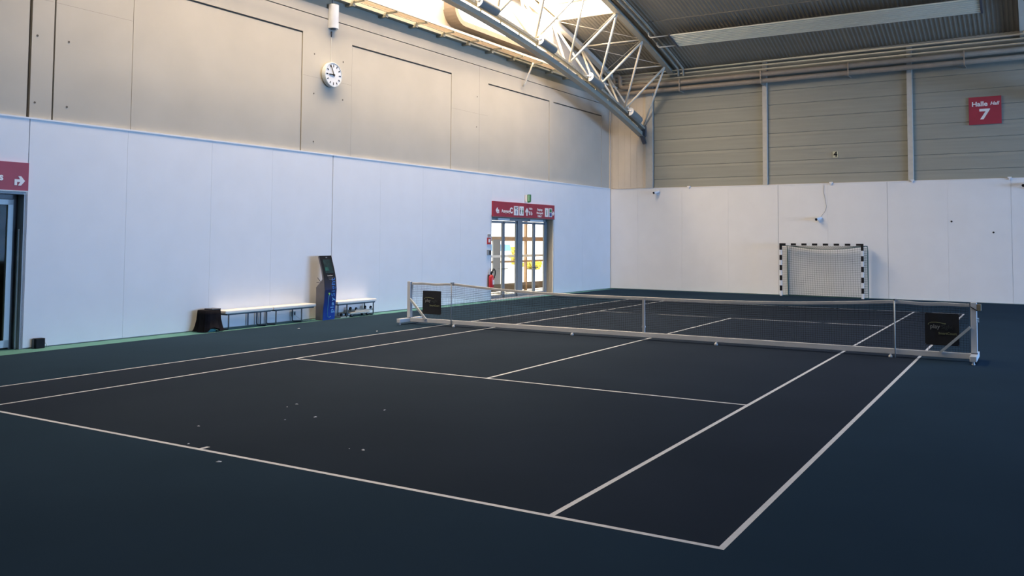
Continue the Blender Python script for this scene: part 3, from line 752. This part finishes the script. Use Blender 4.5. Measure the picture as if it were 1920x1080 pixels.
for u in (8.6,11.0,14.66,16.80): part(MB().box(u-.06,u+.06,-.05,.05,0,3.1), 'post', M_gold, vf)
part(MB().box(12.0,12.56,-.06,.0,.34,2.15), 'side_panel', M_alu, vf)
part(MB().box(7.5,16.85,-.10,-.08,1.42,1.52), 'glass_stripe', M_lettering, vf)
g = MB().box(-80,-9.75,-60,80,-.3,-.06); g.build('ground', mat('pale_paving', (.42,.40,.37), .8, noise=.1, scale=.4))['kind'] = 'structure'
def blob_bush(x, y, r, hgt, m, name, label, cat):
    random.seed(int(x*7)); b = MB()
    b.lathe([(0.05,0),(0.05,hgt*.5)], 8, 'z')
    for i in range(70):
        a = random.random()*2*PI; e_ = random.uniform(-.9,1); rr = r*random.uniform(.3,1)
        c = Vector((rr*math.cos(a), rr*math.sin(a), hgt*.6+e_*hgt*.38)); n1 = Vector((random.gauss(0,1),random.gauss(0,1),random.gauss(0,1))).normalized(); t1 = n1.orthogonal().normalized(); t2 = n1.cross(t1)
        q = .22*r+.1; b.add([c+t1*q, c+t2*q, c-t1*q, c-t2*q, c+n1*q*.5], [(0,1,4),(1,2,4),(2,3,4),(3,0,4),(3,2,1,0)])
    o = b.build(name, m); o.location = (x,y,-.06); tag(o, label, cat)
M_yel = mat('yellow_leaves', (.62,.52,.05), .7, noise=.25)
blob_bush(-25.0, 36.75, 0.42, 1.65, M_yel, 'yellow_bush', 'yellow autumn bush outside, seen through the left leaf of the far doors', 'bush')
blob_bush(-25.0, 39.2, 0.7, 0.55, M_yel, 'low_yellow_bush', 'low yellow shrub outside, seen through the right leaf of the far doors', 'bush')
aw = thing('blue_awning', 'pale blue awning outside, seen through the left leaf of the far doors', 'awning', 'W', (-25.5, 35.4, -.06))
part(MB().prism([(-.5,1.4),(.5,1.4),(.35,1.85),(-.35,1.85)], 'y', -.75, .75), 'canopy', mat('awning_blue', (.12,.33,.62), .6), aw)
for sx in (-.35,.35): part(MB().box(sx-.03,sx+.03,-.03,.03,0,1.42), 'leg', M_alu, aw)

# ---- benches
def make_bench(L, legs, name='wall_bench'):
    r = thing(name, 'x', 'bench', 'L', (0,0,0), group='padded benches along the left wall')
    part(MB().box(0, L, -0.42, -0.03, 0.375, 0.455), 'cushion', M_cushion, r, bevel=.02)
    part(MB().box(0.06, L-0.06, -0.40, -0.05, 0.345, 0.375), 'seat_frame', M_legs, r)
    for u in legs:
        q = [(u,-0.39,0.35),(u,-0.39,0.05)]+[(u,-0.39+.035*(1-math.cos(a)),0.05-.035*math.sin(a)) for a in (PI/6,PI/3,PI/2)]+[(u,-0.10,0.015),(u,-0.07,0.03),(u,-0.06,0.06),(u,-0.06,0.35)]
        part(MB().tube(q, 0.017, 8), 'leg', M_legs, r, smooth=True)
    return r
def put(o, fr, p, label): o.location = tw(fr, p); o['label'] = label
b1 = make_bench(1.48, (0.12, 1.28)); put(b1, 'L', (-3.75,0,-.004), 'white padded bench beside the black draped stand, left of the row')
b2 = make_bench(1.47, (0.10, 0.98)); put(b2, 'L', (-2.25,0,-.004), 'white padded bench in the middle, just left of the blue kiosk')
b3 = make_bench(1.62, (0.40, 1.50)); put(b3, 'L', (0.04,0,-.004), 'white padded bench right of the blue kiosk, over the dollies')
for u in (1.0, 1.40): part(MB().tube([(u,-0.06,0.35),(u,-0.06,0.02)], .017, 8), 'rear_leg', M_legs, b1)

# black draped stand
k_ = thing('black_draped_stand', 'low stand covered by black cloth at the left end of the benches', 'covered stand', 'L', (-4.10, -0.27, -.004))
cl = MB(); n = 48; rows = [(0.50,.80),(0.495,1.0),(0.40,1.02),(0.28,1.04),(0.15,1.13),(0.06,1.22),(0.015,1.30)]
vs = []
for j, (z, sc_) in enumerate(rows):
    for i in range(n):
        a = 2*PI*i/n; ca, sa = math.cos(a), math.sin(a)
        rx = 0.235*abs(ca)**.5*(1 if ca > 0 else -1); ry = 0.17*abs(sa)**.5*(1 if sa > 0 else -1)
        fold = 1+(0.012+0.018*j)*math.sin(i*1.31*2)+(0.01*j)*math.sin(i*2.9+1)
        zz = z
        if j >= 5 and -0.35 < ca < 0.22 and sa < 0: zz = z+0.10*(1-abs(ca+0.06)*3)
        vs.append((rx*sc_*fold, ry*sc_*fold, max(zz, 0.01)))
fs = [(j*n+i, j*n+(i+1)%n, (j+1)*n+(i+1)%n, (j+1)*n+i) for j in range(len(rows)-1) for i in range(n)]+[tuple(range(n))]
cl.add(vs, fs); part(cl, 'cloth', mat('black_cloth', (.007,.007,.010), .9, noise=.4, bump=.5, spec=.1), k_, smooth=True)
part(MB().box(-.04,.21,-.16,.12,.500,.525), 'flat_case', M_dark, k_, bevel=.008)
part(MB().box(-.12,.12,-.10,.10,0,.06), 'base', M_teal_carpet, k_)

# ---- kiosk
k_ = thing('touchscreen_kiosk', 'curved blue and black touchscreen kiosk standing between the benches', 'kiosk', 'L', (-0.38, -0.22, -.004), rz=0.10)
HWk = 0.245
front = [(-.245,0.0),(-.255,.25),(-.285,.55),(-.30,.80),(-.275,1.08),(-.215,1.33),(-.10,1.70)]
back = [(-.045,1.68),(-.155,1.32),(-.20,1.08)]
n = len(front)
def kcol():
    m = bpy.data.materials.new('kiosk_front_print'); m.use_nodes = True; nt = m.node_tree; b = nt.nodes['Principled BSDF']; b.inputs['Roughness'].default_value = .3
    tc = nt.nodes.new('ShaderNodeTexCoord'); sx = nt.nodes.new('ShaderNodeSeparateXYZ'); mr = nt.nodes.new('ShaderNodeMapRange'); cr = nt.nodes.new('ShaderNodeValToRGB')
    nt.links.new(tc.outputs['Object'], sx.inputs[0]); nt.links.new(sx.outputs['Z'], mr.inputs[0]); mr.inputs[1].default_value = 0; mr.inputs[2].default_value = 1.15
    nt.links.new(mr.outputs[0], cr.inputs[0]); nt.links.new(cr.outputs[0], b.inputs['Base Color'])
    e_ = cr.color_ramp.elements; e_[0].color = (.015,.075,.40,1); e_[1].color = (.008,.009,.013,1); x_ = cr.color_ramp.elements.new(.42); x_.color = (.014,.045,.22,1); x_ = cr.color_ramp.elements.new(.78); x_.color = (.012,.018,.045,1)
    return m
M_kf = kcol()
P = front+back+[(-.155,1.02),(-.0,.86),(0.0,0.0)]
part(MB().prism(P, 'x', -HWk+.012, HWk-.012), 'body', M_kiosk_side, k_)
fp = MB()
for i in range(n-1):
    (y0,z0),(y1,z1) = front[i], front[i+1]
    fp.add([(-HWk,y0-.012,z0),(HWk,y0-.012,z0),(HWk,y1-.012,z1),(-HWk,y1-.012,z1),(-HWk,y0+.01,z0),(HWk,y0+.01,z0),(HWk,y1+.01,z1),(-HWk,y1+.01,z1)],
           [(0,1,2,3),(1,5,6,2),(4,0,3,7)])
part(fp, 'front_panel', M_kf, k_)
def kf(z):   # front surface depth at height z
    for (y0,z0),(y1,z1) in zip(front[:-1], front[1:]):
        if z0 <= z <= z1: return y0+(y1-y0)*(z-z0)/(z1-z0)-.013
    return front[-1][0]-.013
z0, z1 = 1.24, 1.60
part(MB().add([(-.17,kf(z0)-.006,z0),(.17,kf(z0)-.006,z0),(.17,kf(z1)-.006,z1),(-.17,kf(z1)-.006,z1),(-.17,kf(z0)+.01,z0),(.17,kf(z0)+.01,z0),(.17,kf(z1)+.01,z1),(-.17,kf(z1)+.01,z1)],
              [(0,1,2,3),(0,4,5,1),(3,2,6,7),(0,3,7,4),(1,5,6,2)]), 'screen', mat('dim_teal_screen', (.012,.030,.034), .3, noise=.5, scale=9), k_)
zc = 1.36
part(MB().add([(-.16,kf(1.30)-.008,1.30),(-.0,kf(1.30)-.008,1.30),(-.02,kf(1.40)-.008,1.40),(-.16,kf(1.40)-.008,1.40)], [(0,1,2,3)]), 'screen_window', mat('teal_picture', (.02,.085,.075), .3, noise=.4, scale=12), k_)
part(MB().box(-.03,.03,kf(1.65)-.012,kf(1.65)-.004,1.64,1.665), 'camera_eye', M_grey_text, k_)
def tilt(z): 
    y0, y1 = kf(z-.03), kf(z+.03); return math.atan2(y1-y0, .06)
text('SmartCourt', .045, M_lettering, k_, (0,kf(1.17)-.006,1.17), rot=(PI/2-tilt(1.17),0,0), ext=.001)
text('touch the screen', .028, M_grey_text, k_, (.02,kf(1.11)-.006,1.11), rot=(PI/2-tilt(1.11),0,0), ext=.001)
text('to start playing', .028, M_grey_text, k_, (.02,kf(1.075)-.006,1.075), rot=(PI/2-tilt(1.075),0,0), ext=.001)
# vertical word, letter by letter so that it follows the curve
M_pl = mat('print_light_blue', (.14,.38,.70), .4); M_si = mat('print_mid_blue', (.04,.17,.50), .4)
zz = .17
for i, (ch, adv) in enumerate((('p',.125),('l',.065),('a',.12),('y',.12),('S',.13),('i',.055),('g',.125),('h',.12),('t',.08))):
    zm = zz+adv/2; text(ch, .225, M_pl if i < 4 else M_si, k_, (.10,kf(zm)-.006,zm), rot=(PI/2-tilt(zm),-PI/2,0), ext=.001, bold=.004); zz += adv
sw = MB()
pts = [(.06,.09),(.0,.06),(-.07,.09),(-.085,.16)]+[(-.085+.0*i,.16+.05*i) for i in range(1,10)]+[(-.07,.66)]
for (xa_,za_),(xb_,zb_) in zip(pts[:-1], pts[1:]): sw.tube([(xa_,kf(za_)-.006,za_),(xb_,kf(zb_)-.006,zb_)], .007+.006*max(0,za_-.2), 6)
part(sw, 'swoosh', mat('print_cyan', (.10,.36,.55), .4), k_)
part(MB().lathe([(.0,-.012),(.03,-.012),(.03,0)], 12, 'y', (-.065,kf(.69),.69)), 'ball_mark', mat('print_green', (.22,.50,.10), .4), k_)
part(MB().box(-HWk,-HWk+.012,-.12,-.02,.99,1.0).beam((-HWk,-.05,1.12),(-HWk,-.17,1.0),.012), 'cable_flap', M_dark, k_)

# ---- dollies under the right bench
def wheel(b, x, y, z, r=.045): b.lathe([(.0,-.014),(r,-.014),(r,.014),(0,.014)], 14, 'x' if False else 'y', (x,y,z))
def make_dolly():
    r = thing('wheeled_dolly', 'x', 'dolly', 'L', (0,0,0), group='dollies stored under the bench')
    part(MB().box(-.40,.40,-.13,.13,.10,.125).box(-.40,.40,-.13,-.11,.08,.10).box(-.40,.40,.11,.13,.08,.10), 'deck', M_pipe_grey, r, bevel=.004)
    for sx in (-.33,.33):
        for sy in (-.10,.10):
            f_ = part(MB().box(sx-.025,sx+.025,sy-.02,sy-.016,.04,.10).box(sx-.025,sx+.025,sy+.016,sy+.02,.04,.10), 'castor_fork', M_alu, r)
            b = MB(); wheel(b, sx, sy, .045); part(b, 'wheel', M_black, f_, smooth=False)
    return r
da = make_dolly(); put(da, 'L', (0.95,-0.30,-.004), 'lower wheeled dolly standing upright on the floor under the right bench')
db = copy_tree(da); put(db, 'L', (1.15,-0.26,.249), 'upturned dolly with its castors in the air on top of the other'); db.rotation_euler = (PI,0,FR['L'][1]+.06)
k_ = thing('small_castor_board', 'low board with two black castors right beside the kiosk base', 'dolly', 'L', (0.38,-0.28,-.004), group='dollies stored under the bench')
part(MB().box(-.17,.17,-.10,.10,.0,.03), 'board', M_pipe_grey, k_)
for sx in (-.10,.12):
    b = MB(); wheel(b, sx, -.05, .078, .045); part(b, 'wheel', M_black, k_)

# ================================================================ TENNIS NET
XP = 6.40
def ztop(x):
    ax = abs(x)
    if ax > 5.06: return 1.058+.006*math.sin((ax-5.06)*9)-0.012*math.sin(PI*(ax-5.06)/(XP-5.06))
    t = ax/5.06; return 0.925+0.142*(t**2.6)-.018*math.sin(PI*min(1,t))*0.6
ns = thing('tennis_net', 'black mesh tennis net with white headband on a white portable frame', 'tennis net')
part(MB().box(-XP, XP, -0.05, 0.05, 0.055, 0.155), 'base_beam', M_white, ns, bevel=.006)
for sx in (-1, 1):
    part(MB().box(sx*XP-.05, sx*XP+.05, -.05, .05, .13, 1.075), 'post', M_white, ns, bevel=.008)
    ft = part(MB().box(sx*XP-.055, sx*XP+.055, -.46, .46, .055, .15), 'foot_bar', M_white, ns, bevel=.006)
    for y in (-.40,.40): part(MB().lathe([(.028,0),(.028,.02),(.02,.02),(.02,.06)], 12, 'z', (sx*XP,y,0)), 'foot_pad', M_white, ft)
    part(MB().beam((sx*(XP-.06),-.062,.63),(sx*(XP-.56),-.062,.14),.045,.045,up=(0,1,0)), 'brace', M_alu_light, ns)
    part(MB().box(sx*XP-.054, sx*XP+.054, -.054, .054, .155, .168), 'clamp_ring', M_dark, ns)
part(MB().box(XP+.05, XP+.12, -.05, .04, .93, 1.05), 'winch', mat('brass_winch', (.30,.25,.17), .4, metal=.2), ns, bevel=.008)
part(MB().tube([(XP-.05,-.055,1.0),(XP+.06,-.06,.93)], .008, 6), 'tension_cord', M_black, ns)
part(MB().lathe([(.02,0),(.02,.03)], 10, 'x', (XP+.05,0,.78)).lathe([(.02,0),(.02,.03)], 10, 'x', (XP+.05,0,.74)), 'cleat', M_alu_light, ns)
for x in (-4.98,-1.71,1.64,5.00): part(MB().lathe([(.0,0),(.034,0),(.036,.02),(.02,.045),(0,.05)], 12, 'z', (x,-.085,0)).box(x-.012,x+.012,-.085,-.045,.03,.06), 'levelling_foot', M_white, ns)
nt_ = ns
X0, X1 = -XP+.07, XP-.07
def strands(x0, x1, pitch, ytop_off, zl, r, ybase, mi=0, top=None):
    b = MB(); xs = []; x = x0
    while x <= x1: xs.append(x); x += pitch
    for x in xs:
        zt_ = ztop(x)-.05
        zz_ = zl(x)
        b.add([(x-r,ybase,zz_),(x+r,ybase,zz_),(x,ybase+1.7*r,zz_),(x-r,ybase,zt_),(x+r,ybase,zt_),(x,ybase+1.7*r,zt_)], [(0,1,4,3),(1,2,5,4),(2,0,3,5)])
    return b, xs
def hstr(b, xs, frac_list, zl, r, ybase):
    for fz in frac_list:
        o = len(b.v)
        for x in xs:
            a, c_ = zl(x), ztop(x)-.05; z = a+(c_-a)*fz
            b.v += [(x,ybase,z-r),(x,ybase,z+r),(x,ybase+1.7*r,z)]
        for i in range(len(xs)-1):
            for k in range(3): b.f.append((o+3*i+k, o+3*i+(k+1)%3, o+3*i+3+(k+1)%3, o+3*i+3+k)); b.m.append(0)
b, xs = strands(X0, X1, .045, 0, lambda x: .158, .0016, 0)
hstr(b, xs, [i/19 for i in range(20)], lambda x: .158, .0016, 0)
mesh_o = part(b, 'net_mesh', M_net_dark, nt_)
zl2 = lambda x: ztop(x)-.36
b, xs = strands(X0+.02, X1-.02, .045, 0, zl2, .0018, .012)
hstr(b, xs, [i/7 for i in range(8)], zl2, .0018, .012)
part(b, 'double_upper_mesh', M_net_dark, nt_)
hb = MB(); N = 160; o = 0; vs = []
for i in range(N+1):
    x = X0+(X1-X0)*i/N; z = ztop(x); wob = .002*math.sin(x*7)
    vs += [(x,-.014+wob,z-.055),(x,-.012,z-.005),(x,0,z+.003),(x,.012,z-.005),(x,.014+wob,z-.055)]
fs = [(5*i+k,5*i+k+1,5*i+5+k+1,5*i+5+k) for i in range(N) for k in range(4)]
hb.add(vs, fs); part(hb, 'headband', M_net_band, nt_)
part(MB().box(-.026,.026,-.02,.02,.155,.92).box(-.034,.034,-.026,.026,.26,.30), 'centre_strap', M_net_band, nt_)
part(MB().tube([(-XP+.05,0,1.06),(X0,0,1.055)],.006,6).tube([(XP-.05,0,1.03),(X1-.05,0,1.05)],.006,6), 'end_cable', M_black, nt_)
part(MB().box(X0,X0+.02,-.012,.012,.88,1.05).box(X0,X0+.005,-.012,.012,.158,1.0), 'side_band', M_net_band, nt_)
for x, lb in ((-5.06, 'singles stick propping up the net near its left post'), (5.08, 'singles stick propping up the net near its right post')):
    k_ = thing('singles_stick', lb, 'net stick', 'W', (x, -.075, 0), group='singles sticks')
    dash = MB(); dash.tube([(0,.0,.0),(0,0,1.068)], .012, 8)
    part(dash, 'rod', M_alu if x < 0 else M_alu_light, k_, smooth=True)
    part(MB().box(-.02,.02,-.015,.095,1.066,1.085), 'cap', M_dark, k_)
for cx, lb in ((-5.69, 'black square banner hung on the left end of the net'), (5.875, 'black square banner hung on the right end of the net')):
    k_ = thing('net_banner', lb, 'banner', 'W', (cx, -.022, .27), group='banners on the net')
    W2 = .285; b = MB(); n = 10; vs = []
    for j in range(n+1):
        for i in range(n+1): vs.append((-W2+2*W2*i/n, -.004*math.sin(i*1.1+j*.4), .585*j/n))
    for j in range(n+1):
        for i in range(n+1): vs.append((-W2+2*W2*i/n, .004-.004*math.sin(i*1.1+j*.4), .585*j/n))
    q = (n+1)**2; fs = [(j*(n+1)+i,j*(n+1)+i+1,(j+1)*(n+1)+i+1,(j+1)*(n+1)+i) for j in range(n) for i in range(n)]
    fs += [tuple(q+a for a in f) for f in fs]
    fs += [(i,i+1,q+i+1,q+i) for i in range(n)]+[(n*(n+1)+i,n*(n+1)+i+1,q+n*(n+1)+i+1,q+n*(n+1)+i) for i in range(n)]
    b.add(vs, fs); part(b, 'cloth', M_banner, k_)
    dim = 0
    text('play', .105, M_grey_text, k_, (-.115,-.012,.34), bold=.001); text('Sight', .10, mat('dull_grey_print', (.045,.055,.055), .7), k_, (.085,-.012,.335))
    text('SmartCourt', .062, M_gold_text, k_, (.09,-.012,.22), bold=.001)
    sw = MB(); pts = [(-.23,.37),(-.22,.395),(-.18,.415),(-.10,.42),(-.02,.412),(.05,.395)]
    for (a,c_),(d_,e_) in zip(pts[:-1],pts[1:]): sw.beam((a,-.012,c_),(d_,-.012,e_),.004,.010+.02*(a+.23),up=(0,0,1))
    sw.lathe([(0,-.003),(.013,-.003),(.013,0)], 10, 'y', (.055,-.010,.398)); part(sw, 'swoosh', M_gold_text, k_)
    tie = MB()
    for sx in (-W2+.01, W2-.01):
        for z in (.01,.575): tie.tube([(sx,-.008,z),(sx,.02,z+.008),(sx,-.006,z+.012)], .003, 5)
    part(tie, 'tie', M_lettering, k_)

# ================================================================ HANDBALL GOAL
k_ = thing('handball_goal', 'black and white striped handball goal with green net before the far wall', 'goal', 'W', (.24, 17.09, 0), rz=math.atan2(-.26, 3.14))
GW = 1.50; GH = 2.0
def stripes_v(x0, x1, m0):
    b = MB(); z = 2.08; blk = True; seq = []
    L = [.26]+[.20]*20
    zz = 2.08; i = 0
    while zz > 0.001:
        nz = max(0, zz-(L[i] if i < len(L) else .2)); b.box(x0, x1, -.04, .04, nz, zz, 0 if i % 2 == 0 else 1); zz = nz; i += 1
    return b
part(stripes_v(-GW-.08, -GW, 0), 'goal_post', [M_black, M_white], k_)
part(stripes_v(GW, GW+.08, 0), 'goal_post', [M_black, M_white], k_)
b = MB(); x = -GW; segs = [.20]+[.2]*14
b.box(-GW, -GW+.17, -.04, .04, 2.0, 2.08, 0); xx = -GW+.17; w_ = (2*GW-.34)/13
for i in range(13): b.box(xx, xx+w_, -.04, .04, 2.0, 2.08, 1 if i % 2 == 0 else 0); xx += w_
b.box(xx, GW, -.04, .04, 2.0, 2.08, 0)
part(b, 'crossbar', [M_black, M_white], k_)
# net surfaces: roof sag, back, two sides
def bez(t, a, b_, c_): return tuple((1-t)**2*p+2*t*(1-t)*q+t*t*r for p, q, r in zip(a, b_, c_))
nt2 = MB(); r = .0042
def line3(pts): nt2.tube(pts, r, 3)
DB = .68; DT = .62
def backpt(u, v):   # u across 0..1, v height 0..1
    x = -GW+.02+u*(2*GW-.04+ .10); sag = .16*math.sin(PI*u)
    zt_ = 1.99-sag*.9; z = .02+(zt_-.02)*v
    y = DB+(DT-DB)*v-.12*math.sin(PI*u)*v**2-.06*math.sin(PI*v)
    return (x, y, z)
nu, nv = 34, 22
for i in range(nu+1): line3([backpt(i/nu, j/nv) for j in range(0, nv+1, 2)])
for j in range(nv+1): line3([backpt(i/nu, j/nv) for i in range(0, nu+1, 2)])
for sx in (0, 1):
    for j in range(nv+1):
        p = backpt(sx, j/nv); a = (-GW if sx == 0 else GW, .04, .02+1.99*j/nv); line3([a, p])
    for i in range(8):
        t = i/8; line3([tuple(a*(1-t)+c_*t for a, c_ in zip(((-GW if sx == 0 else GW), .04, .02+1.99*j/nv), backpt(sx, j/nv))) for j in range(0, nv+1, 3)])
for i in range(nu+1):
    p = backpt(i/nu, 1); a = (-GW+i/nu*2*GW, .04, 1.99); line3([a, tuple((s_+q)/2-(0.02 if k3 == 2 else 0) for k3, (s_, q) in enumerate(zip(a, p))), p])
for i in range(1, 7):
    t = i/7; line3([tuple(a*(1-t)+c_*t for a, c_ in zip((-GW+k/nu*2*GW, .04, 1.99), backpt(k/nu, 1))) for k in range(0, nu+1, 2)])
part(nt2, 'net', M_net_green, k_)
part(MB().tube([backpt(i/20, 1) for i in range(21)], .010, 6), 'net_rope', M_net_green, k_)
part(MB().tube([backpt(0, j/10) for j in range(11)], .010, 6), 'net_rope', M_net_green, k_)
part(MB().tube([backpt(1, j/10) for j in range(11)], .012, 6), 'net_rope', M_net_green, k_)
for sx in (-1, 1):
    ex = -GW+.02 if sx < 0 else GW+.08
    part(MB().tube([(sx*GW,.03,1.98),(ex,.40,1.99),(ex,.60,1.96),(ex,.66,1.80),(ex,.70,.03),(sx*GW,.04,.03)], .016, 8), 'net_support', M_net_green, k_, smooth=True)
part(MB().tube([(-GW+.02,.70,.02),(GW+.08,.70,.02)], .016, 8), 'ground_bar', M_net_green, k_)

# ================================================================ FAR WALL THINGS
hs = thing('hall_sign', 'square red sign reading Halle Hall 7 on the metal cladding', 'sign', 'F', (5.89, 0.07, 6.42))
part(MB().box(-.52,.52,-.04,0,0,1.0), 'board', M_red, hs)
text('Halle', .235, M_lettering, hs, (-.17,-.042,.735), bold=.007, sx=1.05); text('Hall', .17, M_lettering, hs, (.30,-.042,.735), bold=.005, shear=.3)
part(MB().prism([(-.18,.56),(.16,.56),(.16,.53),(-.05,.18),(-.16,.18),(.02,.47),(-.18,.47)], 'y', -.045, -.04), 'numeral', M_lettering, hs)
fs_ = thing('number_plate', 'small black number 4 on a pale plate on the metal cladding', 'sign', 'F', (.68, .07, 5.45))
part(MB().box(-.10,.10,-.012,0,0,.24), 'plate', mat('pale_yellow_plate', (.50,.50,.36), .6), fs_)
text('4', .26, M_black, fs_, (0,-.014,.12), bold=.012)
def make_cam(name='security_camera'):
    r = thing(name, 'x', 'security camera', 'F', (0,0,0), group='cameras on the far wall')
    part(MB().lathe([(.05,-.03),(.05,0)], 14, 'y', (0,0,0)), 'wall_mount', M_white, r)
    part(MB().tube([(0,-.02,0),(0,-.10,-.01),(-.01,-.14,.05)], .018, 8), 'arm', M_white, r, smooth=True)
    part(MB().tube([(.07,-.06,.13),(-.05,-.28,.06)], .055, 12), 'housing', M_white, r, smooth=False)
    part(MB().tube([(-.05,-.28,.06),(-.065,-.305,.052)], .050, 12), 'lens', M_black, r)
    return r
ca = make_cam(); put(ca, 'F', (-6.80, 0, 4.16), 'white camera high near the left corner of the far wall')
for p, lb in (((.06,0,2.96), 'white camera in the middle of the far wall above the goal'), ((7.10,0,4.10), 'white camera at the right edge of the picture, high on the wall')):
    o = copy_tree(ca); put(o, 'F', p, lb)
place(MB().tube([(0,0,0),(.10,0,.15),(.20,0,.28),(.24,0,.45),(.20,0,.75),(.14,0,1.0),(.16,0,1.28)], .006, 6), 'cable', M_alu, 'F', (.09,-.01,3.08), 'thin slack cable rising from the middle camera to the panel top', 'cable', smooth=True)
for i, (x, lb) in enumerate(((-5.35,'small white clip on the top edge of the far wall lining, left part'),(.52,'small white clip above the middle camera cable'),(3.45,'small white clip on the panel edge right of the goal'),(6.62,'small white clip on the panel edge left of the right camera'))):
    place(MB().box(-.06,.06,-.07,.02,0,.05).box(-.02,.02,-.07,-.02,-.06,0), 'panel_clip', M_lettering, 'F', (x,-.0,4.44), lb, 'clip', 'clips on the far lining')
place(MB().tube([(0,0,0.01),(.3,-.01,-.02),(.9,-.012,-.02),(1.4,0,.0),(2.0,0,.0)], .006, 6), 'edge_cable', M_pipe_brown, 'F', (-9.0,-.03,4.47), 'thin brown cable along the lining top in the hall corner', 'cable')
for i, (x, z) in enumerate(((4.74,2.92),(6.08,2.52))):
    place(MB().lathe([(.03,-.012),(.035,0)], 10, 'y'), 'screw_anchor', M_black, 'F', (x,0,z), ('black','smaller dark')[i]+' anchor hole cap on the white far wall', 'wall plug')
